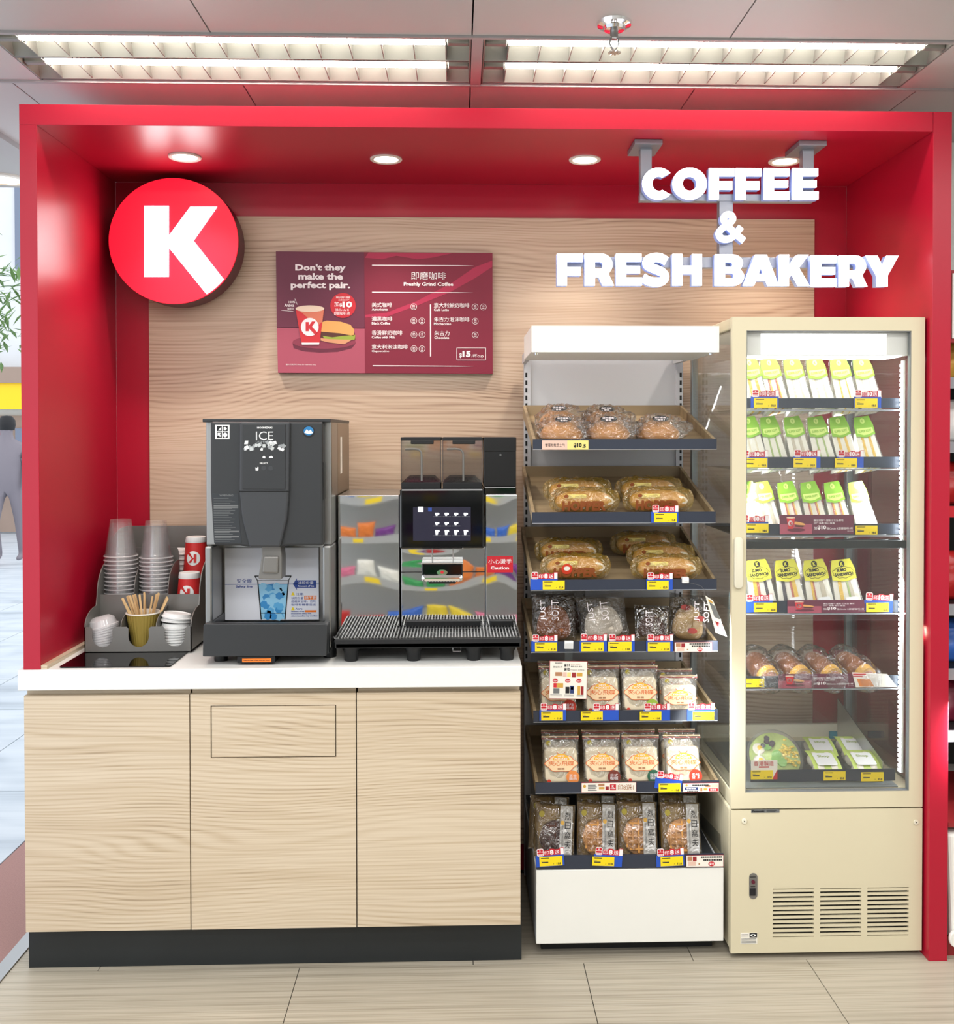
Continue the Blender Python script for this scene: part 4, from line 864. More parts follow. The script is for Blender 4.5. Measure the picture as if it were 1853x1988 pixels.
# tilted leaflet sticking out toward the fridge
t = thing('leaflet', 'tilted printed leaflet sticking out between rack and fridge', 'leaflet', at(1390, 1195, .07))
q = [at(*p, .07) for p in ((1370, 1156), (1385, 1166), (1412, 1236), (1390, 1228))]
MB().prism([(v.x, v.z) for v in q], .07, .0708).build('card', 'paper', t)
for pts, mt in ((((1377, 1168), (1388, 1176), (1401, 1204), (1388, 1198)), 'lbl_grey'), (((1389, 1206), (1402, 1210), (1408, 1228), (1396, 1222)), 'banner_rim'), (((1375, 1163), (1383, 1167), (1385, 1172), (1377, 1168)), 'gold_print')): ppx('picture', mt, t, pts, .0692, .07)
MB().tube([at(1326, 1127, .078), at(1362, 1138, .074), at(1378, 1158, .0715)], .0012, 5).build('stalk', 'glass', t)
# ================================================================= bakery packs
mat('bun', (206, 146, 82), .45, nz=.25, nscale=30, bump=.3); mat('bun_pale', (224, 186, 128), .5, nz=.25, nscale=25); mat('roll', (210, 150, 78), .5, nz=.15, nscale=18); mat('choc', (78, 44, 30), .5, nz=.3, nscale=35, bump=.5); mat('dusted', (206, 194, 176), .7, nz=.2, nscale=30)
mat('brown_loaf', (156, 92, 50), .5, nz=.25, nscale=28); mat('bread_cream', (240, 226, 196), .6, nz=.04, nscale=20); mat('waffle', (206, 146, 74), .5, nz=.2, nscale=40); mat('zip_red', (168, 74, 62), .4); mat('brown_print', (140, 74, 34), .5); mat('orange_print', (226, 110, 50), .5)
mat('badge_fill', (246, 214, 170), .5); mat('badge_y', (240, 180, 52), .5); mat('st_orange', (232, 140, 70), .5); mat('st_brown', (120, 52, 40), .5); mat('st_green', (40, 92, 66), .5); mat('st_red', (206, 58, 34), .5); mat('st_lime', (150, 180, 60), .5); mat('dot_olive', (176, 160, 60), .5)
mat('ham_red', (150, 54, 48), .5); mat('yellow_tape', (226, 188, 40), .4)
def nz3(p, s, sd=0): return noise.noise(Vector(p)*s+Vector((sd*7.1, sd*3.3, sd)))
def pillow(w, h, th, sd=0, p=2.6, nu=20, nv=24, cr=.14, z0=0):
    m = MB()
    for s in (-1, 1):
        def f(u, v):
            a = max(0, 1-abs(2*u-1)**p); b = max(0, 1-abs(2*v-1)**p); e = (a*b)**.5
            x = (u-.5)*w*(1-.05*math.sin(math.pi*v)); z = z0+v*h
            y = s*th/2*e*(1+cr*3*nz3((x, s, z), 22, sd)-cr*2.2*(abs(nz3((x, s, z), 45, sd+2))-.2)) + s*.0004 + .25*th*cr*nz3((x, 0, z), 30, sd+5)
            return (x, y, z+.012*cr*h/.1*nz3((x, 3, 0), 25, sd)*(v > .97))
        m.grid(f, nu, nv)
    return m
def blob(rx, ry, rz, sd=0, amp=.08, n=18, flat=.35):
    m = MB(); prof = []
    def f(u, v):
        a = 2*math.pi*u; b = math.pi*(v-.5); c = math.cos(b)**.8 if abs(math.cos(b)) > 1e-6 else 0
        d = Vector((c*math.cos(a), c*math.sin(a), math.sin(b))); k = 1+amp*nz3(d, 1.7, sd)
        z = d.z*k; z = z if z > 0 else z*flat
        return (d.x*rx*k, d.y*ry*k, (z+flat)*rz/(1+flat))
    return m.grid(f, n, n)
BP = {}
def place(proto_key, make, loc, rot, label, group, sc=None):
    if proto_key not in BP: o = BP[proto_key] = make()
    else: o = dup(BP[proto_key])
    o.location = loc; o.rotation_euler = rot; o['label'] = label
    if sc: o.scale = sc
    if group: o['group'] = group
    elif 'group' in o: del o['group']
    return o
# --- round cheese buns, film bag with black oval sticker
def mk_bun():
    t = thing('bagged_bun', 'x', 'bun')
    blob(.058, .055, .058, 1, .10).build('bun', 'bun', t, smooth='weld', local=True)
    def f(u, v):
        a = 2*math.pi*u; b = math.pi*(v-.5); d = Vector((math.cos(b)*math.cos(a), math.cos(b)*math.sin(a), math.sin(b)))
        k = 1+.16*nz3(d, 3.2, 4)-.3*(abs(nz3(d, 5.5, 3))-.2)+(.32*max(0, d.x)**5 if d.z > -.3 else 0); return (d.x*.070*k, d.y*.066*k, max(.0006, (d.z*.9+.55)*.050*k))
    MB().grid(f, 44, 30).build('film_bag', 'film', t, smooth='weld', local=True)
    st = MB().prism(disc(0, .062, .024, 18, .0085), -.052, -.0515).build('sticker', 'ink', t, local=True); st.rotation_euler = (math.radians(-30), 0, 0); st.location = (0, .0, -.012)
    bars('print_w', st, -.016, .016, .0625, .067, -.0524, 4); bars('print_w', st, -.008, .008, .056, .0605, -.0524, 2)
    return t
s0 = slope(0)
for px, Y, rz, lb in ((1090, .16, .1, 'bagged cheese bun in front at the counter end of the top tray'), (1087, .32, -.2, 'bagged cheese bun behind another at the counter end of the top tray'), (1181, .165, -.1, 'bagged cheese bun in the middle of the top tray, in front'), (1172, .31, .2, 'bagged cheese bun in the middle of the top tray, behind'), (1278, .17, .05, 'single bagged cheese bun near the fridge end of the top tray')):
    p = at(px, 840, Y); place('bun', mk_bun, (p.x, Y, trz(0, Y)+.001), (s0, 0, rz), lb, 'round cheese buns on the top tray', (1.12, 1.05, 1.1))
# --- yellow roll packs
def mk_roll():
    t = thing('roll_pack', 'x', 'bread pack')
    def f(u, v):
        a = 2*math.pi*v; q = 2*u-1; r = (1-abs(q)**2.6)**.5 if abs(q) < 1 else 0; return (q*.092, math.cos(a)*.036*r, .037+math.sin(a)*.034*r)
    MB().grid(f, 20, 14).build('roll', 'roll', t, smooth='weld', local=True)
    def g(u, v):
        a = 2*math.pi*v; q = 2*u-1; r = (1-abs(q)**5)**.5 if abs(q) < 1 else 0; r = max(r, .06); k = 1+.14*nz3((q*3, math.cos(a), math.sin(a)), 2.2, 6)-.16*(abs(nz3((q*4, math.cos(a)*1.3, math.sin(a)*1.3), 3.1, 2))-.2)
        fl = 1 if abs(q) < .86 else .4
        return (q*.112, math.cos(a)*.043*r*k*(fl), .041+math.sin(a)*.041*r*k*(1 if abs(q) < .86 else .9+.3*math.sin(v*40)))
    MB().grid(g, 44, 28).build('film_bag', 'film_y', t, smooth='weld', local=True)
    tt = tbox('HOPPER', 'brown_print', t, -.076, .060, .022, .054, -.0455, .06); MB().prism(rrect(-.070, .0, .054, .066, .004), -.0405, -.040).build('print_field', 'pale_yellow', t, local=True).rotation_euler = (-.12, 0, 0)
    MB().prism(disc(-.062, .060, .008, 14, .006), -.0412, -.0406).build('logo', 'brown_print', t, local=True).rotation_euler = (-.12, 0, 0)
    MB().prism(disc(.052, .056, .020, 16, .012), -.0406, -.040).build('egg_print', 'paper', t, local=True).rotation_euler = (-.3, .3, 0)
    MB().prism(disc(.054, .056, .011, 14, .006), -.0412, -.0406).build('egg_yolk', 'gold_print', t, local=True).rotation_euler = (-.3, .3, 0)
    return t
for i, px, Y, rz, tz, lb in ((1, 1134, .155, .04, 0, 'front roll pack with an egg print, counter end of the second tray'), (1, 1121, .26, -.03, 0, 'roll pack behind the egg print pack of the second tray'), (1, 1277, .16, -.03, 0, 'front roll pack behind the second tray promo card'), (1, 1258, .27, .05, 0, 'back roll pack at the fridge end of the second tray'),
        (2, 1117, .16, .05, 0, 'roll pack with a red round sticker on the third tray'), (2, 1104, .30, -.05, 0, 'roll pack lying behind the red sticker pack'), (2, 1293, .15, -.04, 0, 'front roll pack of three at the fridge end of the third tray'), (2, 1282, .25, .02, 0, 'middle roll pack of three at the fridge end of the third tray'), (2, 1248, .36, .03, 0, 'rear roll pack of three at the fridge end of the third tray')):
    p = at(px, 1000, Y); o = place('roll', mk_roll, (p.x, Y, trz(i, Y)+.002), (slope(i), 0, rz), lb, 'yellow hopper roll packs')
    if 'red round' in lb:
        MB().prism(disc(-.035, .05, .017, 20), -.047, -.0464).build('sticker', 'st_red', o, local=True); MB().prism(disc(-.035, .052, .010, 14, .007), -.0476, -.047).build('sticker_print', 'paper', o, local=True)
# --- dark wrapped breads
def mk_soft(key, w, h, th, inner, fm, txt, flat=True):
    def mk():
        t = thing('wrapped_bread', 'x', 'bread pack')
        b = blob(w*.38, th*.27, h*.74, 9, .06); b.v = [(x, y, z+.004) for x, y, z in b.v]; b.build('bread', inner, t, smooth='weld', local=True)
        pillow(w, h, th, 8, cr=.2).build('film_bag', fm, t, smooth='weld', local=True)
        for q, (s, x0, x1) in enumerate(txt):
            o = tbox(s, 'print_w', t, 0, h*.42, 0, (x1-x0)*w, -th*.52, .0); o.rotation_euler = (0, -math.radians(90), 0); o.location = (x0*w+(x1-x0)*w, -th*.52, h*.42)
        return t
    return mk
for key, px, Y, w_, h_, th_, inner, fm, txt, tz, lb in (
    ('a', 1077, .165, .142, .148, .085, 'brown_loaf', 'film_d', (('JUST', -.32, -.18), ('SOFT', -.08, .08)), 0, 'dark brown loaf in a film bag printed JUST SOFT'), ('a2', 1098, .25, .14, .152, .06, 'choc', 'film_d', (), 0, 'dark chocolate loaf standing behind the brown loaf'),
    ('b', 1176, .175, .158, .142, .085, 'dusted', 'film', (('JUST', -.3, -.16), ('SOFT', -.05, .1)), -6, 'pale dusted bread in a crinkled bag'), ('c', 1266, .155, .112, .112, .075, 'choc', 'film_d', (('SOFT', -.25, -.05),), 3, 'small crusty dark bread in a printed bag'), ('d', 1335, .16, .128, .145, .085, 'bun_pale', 'film_d', (('JUST', .05, .2), ('SOFT', .28, .42)), 6, 'pale ham bun in a printed bag')):
    p = at(px, 1200, Y); o = place('soft_'+key, mk_soft(key, w_, h_, th_, inner, fm, txt), (p.x, Y, trz(3, Y)+.002), (math.radians(-14), math.radians(tz), 0), lb, None)
    if key == 'd':
        for a, b in ((-.02, .10), (.004, .03), (.026, .07)): MB().prism(disc(a, b, .016, 12, .009), -.041, -.0405).build('ham_piece', 'ham_red', o, local=True)
# --- zip bags
def mk_zip(stk):
    def mk():
        w, h, th = .078, .098, .022
        t = thing('zip_bag', 'x', 'bread bag')
        MB().prism(rrect(-w*.44, w*.44, .003, h*.76, .010), -th*.36, th*.36).build('bread', 'bread_cream', t, .006, True, local=True)
        pillow(w, h, th, 3, cr=.10).build('film_bag', 'film', t, smooth='weld', local=True)
        for z in (h*.955, h*.915): MB().box(-w/2, w/2, -.0016, .0016, z, z+.0022).build('zip_strip', 'zip_red' if z < h*.93 else 'badge_fill', t, local=True)
        y = -th*.5-.0012
        cl = []
        for i in range(40):
            a = 2*math.pi*i/40; r = 1+.07*math.cos(6*a); cl.append((math.cos(a)*w*.42*r, h*.42+math.sin(a)*h*.17*r))
        c2 = [((x)*.955, h*.42+(z-h*.42)*.93) for x, z in cl]
        b = MB().prism(cl, y, y+.0004).build('badge', 'orange_print', t, local=True); MB().prism(c2, y-.0004, y).build('badge_field', 'badge_fill', b, local=True)
        MB().prism([(math.cos(math.pi*i/14)*w*.22, h*.49+math.sin(math.pi*i/14)*h*.13) for i in range(15)], y-.0008, y-.0003).build('badge_dome', 'badge_y', b, local=True)
        for s in (-1, 1): MB().tube([(s*w*.06, y, h*.61), (s*w*.12, y, h*.66)], .0006, 5).build('badge_antenna', 'orange_print', b, local=True)
        tbox('UFO', 'print_w', t, -w*.09, w*.09, h*.555, h*.59, y-.0011, .03); tbox('POCKET', 'print_w', t, -w*.18, w*.18, h*.50, h*.54, y-.0011, .03)
        tbox('夾心飛碟', 'orange_print', t, -w*.34, w*.34, h*.375, h*.475, y-.0011, .02); bars('tan_print', t, -w*.10, w*.10, h*.295, h*.33, y-.0011, 2)
        MB().prism(disc(-w*.32, h*.84, .0052, 14), y+.004, y+.0045).build('maker_dot', 'dot_olive', t, local=True)
        MB().prism(disc(-w*.33, h*.03+.003, .004, 12), y, y+.0004).build('maker_dot', 'st_red', t, local=True)
        if stk:
            so = MB().prism(disc(w*.30, h*.14, .0135, 20), y-.0008, y-.0002).build('sticker', stk[0], t, local=True); tbox(stk[1], 'print_w', so, w*.30-.008, w*.30+.008, h*.14-.006, h*.14+.006, y-.0012, .01)
        return t
    return mk
ZB = [(4, 1084, 'z0', ('st_red', '香辣\n雞肉'), 'zip bag hidden behind the square offer card'), (4, 1170, 'z1', None, 'zip bag next to the square offer card'), (4, 1244, 'z2', ('st_lime', '蔬菜'), 'zip bag with a lime green sticker near its lower corner'), (4, 1321, 'z3', None, 'shorter zip bag at the fridge end of the upper zip bag tray'),
      (5, 1090, 'z4', ('st_orange', '芝士\n雞肉'), 'zip bag with an orange round sticker'), (5, 1170, 'z5', ('st_brown', '日式\n咖喱'), 'zip bag with a brown round sticker'), (5, 1247, 'z6', ('st_green', '蔬菜\n雞肉'), 'zip bag with a green round sticker'), (5, 1328, 'z7', ('st_red', '香辣'), 'zip bag with a red round sticker at its foot')]
for i, px, k, stk, lb in ZB:
    Y = .135; p = at(px, 1340, Y); low = -.020 if k == 'z3' else 0
    place(k, mk_zip(stk), (p.x, Y, trz(i, Y)+.002+(low*.5)), (math.radians(-13), 0, random.uniform(-.03, .03)), lb, 'zip bags of filled flat bread', (1.5, 1.3, 1.48 if k != 'z3' else 1.25))
    Y = .185; place('zb', mk_zip(None), (p.x+random.uniform(-.006, .004), Y, trz(i, Y)+.002+low*.5), (math.radians(-13), 0, 0), 'plain zip bag directly behind '+lb.split(' of ')[0], 'zip bags of filled flat bread', (1.5, 1.3, 1.48 if k != 'z3' else 1.3))
# --- waffles
mat('bag_gold', (142, 112, 56), .3, .3, bump=.4, nscale=50)
def mk_waf(m_):
    def mk():
        w, h, th = .085, .100, .030
        t = thing('waffle_bag', 'x', 'waffle bag')
        MB().prism([(w*.36*math.cos(2*math.pi*i/16)*(1+.05*math.cos(8*math.pi*i/8)), .036+.034*math.sin(2*math.pi*i/16)) for i in range(16)], -.006, .006).build('waffle', m_, t, .002, local=True)
        for i in range(-2, 3):
            MB().box(i*.012-.0022, i*.012+.0022, -.011, -.005, .036-.03*(1-abs(i)*.16), .036+.03*(1-abs(i)*.16)).build('waffle_ridge', m_, t, .001, local=True)
            MB().box(-w*.32*(1-abs(i)*.14), w*.32*(1-abs(i)*.14), -.0105, -.005, .036+i*.0115-.0022, .036+i*.0115+.0022).build('waffle_ridge', m_, t, .001, local=True)
        pillow(w, h, th, 6, cr=.16).build('film_bag', 'film', t, smooth='weld', local=True)
        MB().grid(lambda u, v: ((u-.5)*w*.96, .0075+.002*nz3((u*9, v*9, 0), 1, 2), .002+v*h*.97), 10, 12).build('bag_back', 'bag_gold', t, smooth=True, local=True)
        y = -th*.5-.001
        st = MB().box(w*.10, w*.40, y, y+.0004, .004, h*.97).build('paper_band', 'film_w', t, local=True)
        for q, c in enumerate('烈日窩夫'): tbox(c, 'ink', t, w*.22, w*.36, h*(.72-.17*q), h*(.72-.17*q+.125), y-.0006, .0)
        MB().prism(disc(w*.16, h*.66, .004, 14), y-.0008, y-.0001).build('sun_mark', 'gold_print', t, local=True)
        o = tbox('BELGIUM WAFFLE', 'lbl_grey', t, 0, h*.42, 0, .0032, 0, .0); o.rotation_euler = (0, math.radians(90), 0); o.location = (w*.145, y-.0006, h*.60)
        MB().prism(disc(-w*.34, h*.80, .0058, 14), y+.004, y+.0045).build('maker_dot', 'dot_olive', t, local=True)
        return t
    return mk
for px, Y, k, m_, rz, lb in ((1076, .13, 'w0', 'choc', 4, 'chocolate waffle bag at the counter end of the white base'), (1160, .135, 'w1', 'waffle', 3, 'plain waffle bag next to the chocolate waffle'), (1240, .14, 'w2', 'waffle', 2, 'plain waffle bag third from the counter on the white base'), (1325, .13, 'w3', 'waffle', 2, 'plain waffle bag next to the fridge on the white base')):
    for b in (0, 1):
        p = at(px-8*b*(1 if k == 'w0' else -.4), 1600, Y); Yb = Y+.055*b
        place(k if not b else ('wb' if k != 'w0' else 'w0'), mk_waf(m_), (p.x, Yb, trz(6, Yb)+.002), (math.radians(-20), math.radians(rz), 0), lb if not b else lb.replace('bag', 'bag behind the front row,', 1), 'waffle bags on the white rack base', (1.52, 1.4, 1.62))
# ================================================================= glass fridge
YD = .03; YFB = .575
X0, X1, Z0, Z1 = rect(1421, 615.5, 1793.5, 1848, YD); FX0, FX1, FZ0, FZ1 = X0, X1, Z0, Z1
zsp = at(1600, 1569, YD).z
t = fridge = thing('display_fridge', 'tall cream display fridge with glass sides beside the red panel', 'fridge', ((X0+X1)/2, .3, 0))
tk = .03
# lower machine box with slatted vents
vb = MB().box(X0, X1, YD+.02, YFB, Z0+.004, zsp-.004).build('base_box', 'cream', t, .006)
vcols = [rect(a, 1724, b, 1820, YD)[:2] for a, b in ((1501, 1581), (1593, 1673), (1684.5, 1765))]
zv1 = at(1600, 1720, YD).z; zv0 = at(1600, 1823, YD).z
m = MB().box(X0, X1, YD, YD+.018, zv1, zsp-.004).box(X0, X1, YD, YD+.018, Z0, zv0)
ed = [X0]+[v for c in vcols for v in c]+[X1]
for a, b in zip(ed[0::2], ed[1::2]): m.box(a, b, YD, YD+.018, zv0, zv1)
fp = m.build('front_panel', 'cream', t)
n = 12; st_ = (zv1-zv0)/n
for a, b in vcols:
    MB().box(a, b, YD+.012, YD+.02, zv0, zv1).build('vent_back', 'dark', fp)
    sl_ = MB().box(a, b, YD+.0002, YD+.006, -st_*.26, st_*.26).mesh('vent_slat')
    for i in range(n+1): put('vent_slat', sl_, 'cream', fp, loc=(0, 0, max(zv0+st_*.26, min(zv1-st_*.26, zv0+st_*i))))
bpx('brand_plate', 'lbl_grey', t, 1459, 1571.5, 1514, 1578, YD-.0008, YD); tpx('Panasonic', 'ink', t, 1461, 1573, 1485, 1577, YD-.0012, .05); bpx('text_line', 'ink', t, 1489, 1573, 1508, 1574, YD-.0012, YD-.0008); bpx('text_line', 'ink', t, 1489, 1575.5, 1506, 1576.5, YD-.0012, YD-.0008)
for px, py in ((1445.5, 1594), (1779, 1596)):
    p = at(px, py, YD); MB().prism(disc(p.x, p.z, .008, 18), YD-.003, YD).build('screw', 'cream_lt', t, .001); MB().prism(disc(p.x, p.z, .0018, 8), YD-.0034, YD-.003).build('screw_hole', 'ink', t)
a, b, c, d = rect(1455, 1695, 1471, 1745, YD)
sw = MB().prism(rrect(a, b, c, d, (b-a)*.49, 6), YD-.0015, YD).build('switch_plate', 'grey_tray', t); p = at(1462.5, 1711.5, YD); MB().prism(disc(p.x, p.z, .0055, 16), YD-.005, YD-.0015).build('lamp', 'k_side', sw); bpx('switch', 'ink', sw, 1457, 1725, 1468, 1739, YD-.004, YD-.0015, .001)
bpx('text_line', 'ink', sw, 1457, 1702, 1468, 1703.5, YD-.0018, YD-.0015); bpx('text_line', 'ink', sw, 1458, 1720.5, 1467, 1722, YD-.0018, YD-.0015)
st_l = bpx('rating_sticker', 'paper', t, 1438.5, 1811, 1471, 1832.5, YD-.0008, YD); bpx('sticker_print', 'ink', st_l, 1456, 1811.5, 1470.5, 1820, YD-.0012, YD-.0008)
p1_ = [at(1463+5.5*math.cos(a*.42), 1816-2.6*math.sin(a*.42), 0) for a in range(15)]
ppx('sticker_print', 'white', st_l, [(1463+5.5*math.cos(a*.42), 1816-2.6*math.sin(a*.42)) for a in range(15)], YD-.0016, YD-.0012); ppx('sticker_print', 'ink', st_l, [(1463+1.8*math.cos(a*.42), 1816-2*math.sin(a*.42)) for a in range(15)], YD-.002, YD-.0016)
for y in (1814, 1817, 1822.5, 1825, 1827.5, 1830): bpx('sticker_print', 'lbl_grey', st_l, 1440, y, 1453 if y < 1820 else 1469, y+1, YD-.0012, YD-.0008)
for xx in (X0+.03, X1-.03):
    for yy in (YD+.06, YFB-.06): MB().lathe([(.024, -.012), (.024, .012)], (0, 0, 0), 20, Matrix.Translation((xx-.012*(xx < 2), yy, .024)) @ Matrix.Rotation(math.pi/2, 4, 'Y')).build('caster', 'matt_black', t, .003)
# upper cabinet posts, floor, roof
zfl = zsp+.05
MB().box(X0+.004, X1-.004, YD+.03, YFB, zsp, zfl).build('deck', 'cream', t, .003)
MB().box(X0, X1, YD+.022, YFB, FZ1-.035, FZ1).build('roof', 'cream', t, .004)
mat('post_grey', (150, 156, 156), .35, .4)
for xx in (X0+.004, X1-.026): MB().box(xx, xx+.022, YFB-.024, YFB, zfl, FZ1-.035).build('rear_post', 'post_grey', t, .002)
for xx in (X0+.006, X1-.012): MB().box(xx, xx+.006, YD+.03, YFB-.024, zfl, FZ1-.035).build('side_glass', 'glass', t)
MB().box(X0+.026, X1-.026, YFB-.012, YFB-.006, zfl, FZ1-.035).build('rear_glass', 'glass', t)
MB().box(X0+.026, X1-.026, YFB-.02, YFB, zfl, zfl+.045).build('rear_rail', 'cream_lt', t)
# door
gx0, gx1, gz0, gz1 = rect(1449, 642, 1768, 1537, YD)
dr = MB().box(X0, gx0, YD, YD+.02, zsp+.001, FZ1).box(gx1, X1, YD, YD+.02, zsp+.001, FZ1).box(gx0, gx1, YD, YD+.02, gz1, FZ1).box(gx0, gx1, YD, YD+.02, zsp+.001, gz0).build('door', 'cream', t)
MB().box(gx0, gx1, YD+.008, YD+.012, gz0, gz1).build('door_glass', 'glass', dr)
MB().box(gx0, gx0+.002, YD+.001, YD+.02, gz0, gz1).box(gx1-.002, gx1, YD+.001, YD+.02, gz0, gz1).box(gx0, gx1, YD+.001, YD+.02, gz1-.002, gz1).box(gx0, gx1, YD+.001, YD+.02, gz0, gz0+.002).build('gasket', 'gasket', dr)
a, b, c, d = rect(1424.5, 1042, 1442, 1142, YD); MB().prism(rrect(a, b, c, d, .012, 5), YD-.012, YD).build('handle', 'cream_lt', dr, .004, True)
# lamps: header panel and LED strips
a, b, c, d = rect(1449, 645, 1768, 690, .06)
hp = MB().box(a, b, .055, .20, c, d).build('lamp_header', 'rack_white', t, .002); a2, b2, c2, d2 = rect(1478, 648, 1722, 688, .054)
MB().box(a2, b2, .0545, .055, c2, d2).build('lamp_diffuser', 'em_box', hp); MB().box(a+.02, b-.02, .08, .19, c-.003, c-.0005).build('lamp_diffuser', 'em_white', hp)
for sx_ in (0, 1):
    xx = rect(1744, 700, 1756, 1500, .085)
    x_ = (xx[0]+xx[1])/2 if sx_ else X0+.024
    za_, zb2_ = at(1750, 1500, .08).z, at(1750, 700, .08).z; sg = -1 if sx_ else 1
    ls = MB().box(x_-.003, x_+.003, .078, .094, za_, zb2_, Matrix.Translation((.004*-sg, 0, 0))).build('led_strip', 'white', t)
    z = za_+.006; m = MB()
    while z < zb2_: m.box(min(x_, x_+sg*.004), max(x_, x_+sg*.004), .080, .092, z-.004, z+.004); z += .0150
    lo = m.build('led_row', 'em_led', ls); lo['kind'] = 'stuff'
    l = area('led_lamp', (x_+sg*.006, .088, (za_+zb2_)/2), (0, math.radians(-90*sg)*1, 0), zb2_-za_, 0.014, 4.5, (.94, .98, 1)); l.rotation_euler = (0, math.radians(-70*sg), math.radians(35*sg))
# shelves
SH = []
shx0 = gx0-.004; shx1 = rect(1700, 900, 1752, 910, .10)[1]
for nm, ys, yb, ye in (('a', 773, 792, 796), ('b', 887, 908, 911), ('c', 1017, 1038, 1040), ('d', 1166, 1189, 1191), ('e', 1312, 1334, 1337)):
    zs0, zs1 = at(1600, yb, .10).z, at(1600, ys, .10).z; zg = at(1600, ye, .10).z
    sh = MB().box(shx0, shx1+.012, .10, .50, zg-.003, zg+.002).build('shelf', 'glass' if nm != 'c' else 'charcoal', t)
    MB().box(shx0, shx1, .10, .103, zs0, zs1).build('price_strip', 'lip', sh); MB().box(shx0, shx1+.012, .097, .10, zg-.003, zg+.001).build('shelf_edge', 'lip_edge', sh)
    SH.append(zg+.003)
bpx('light_bar', 'matt_black', t, 1450, 1050, 1761, 1065, .07, .12, .002)
zb_ = zfl+.004; MB().box(gx0-.002, gx1-.02, .06, .50, zfl+.0005, zb_).build('wire_floor', 'post_grey', t)
a, b, c, d = rect(1458, 1494, 1739, 1517, .075); MB().box(a, b, .075, .078, c, d).build('price_strip', 'lip', t)
MB().prism([(.09, zfl+.005), (.45, zfl+.005), (.45, zfl+.165), (.09, zfl+.07)], gx1-.055, gx1-.053, 'x').build('side_guard', 'steel', t)
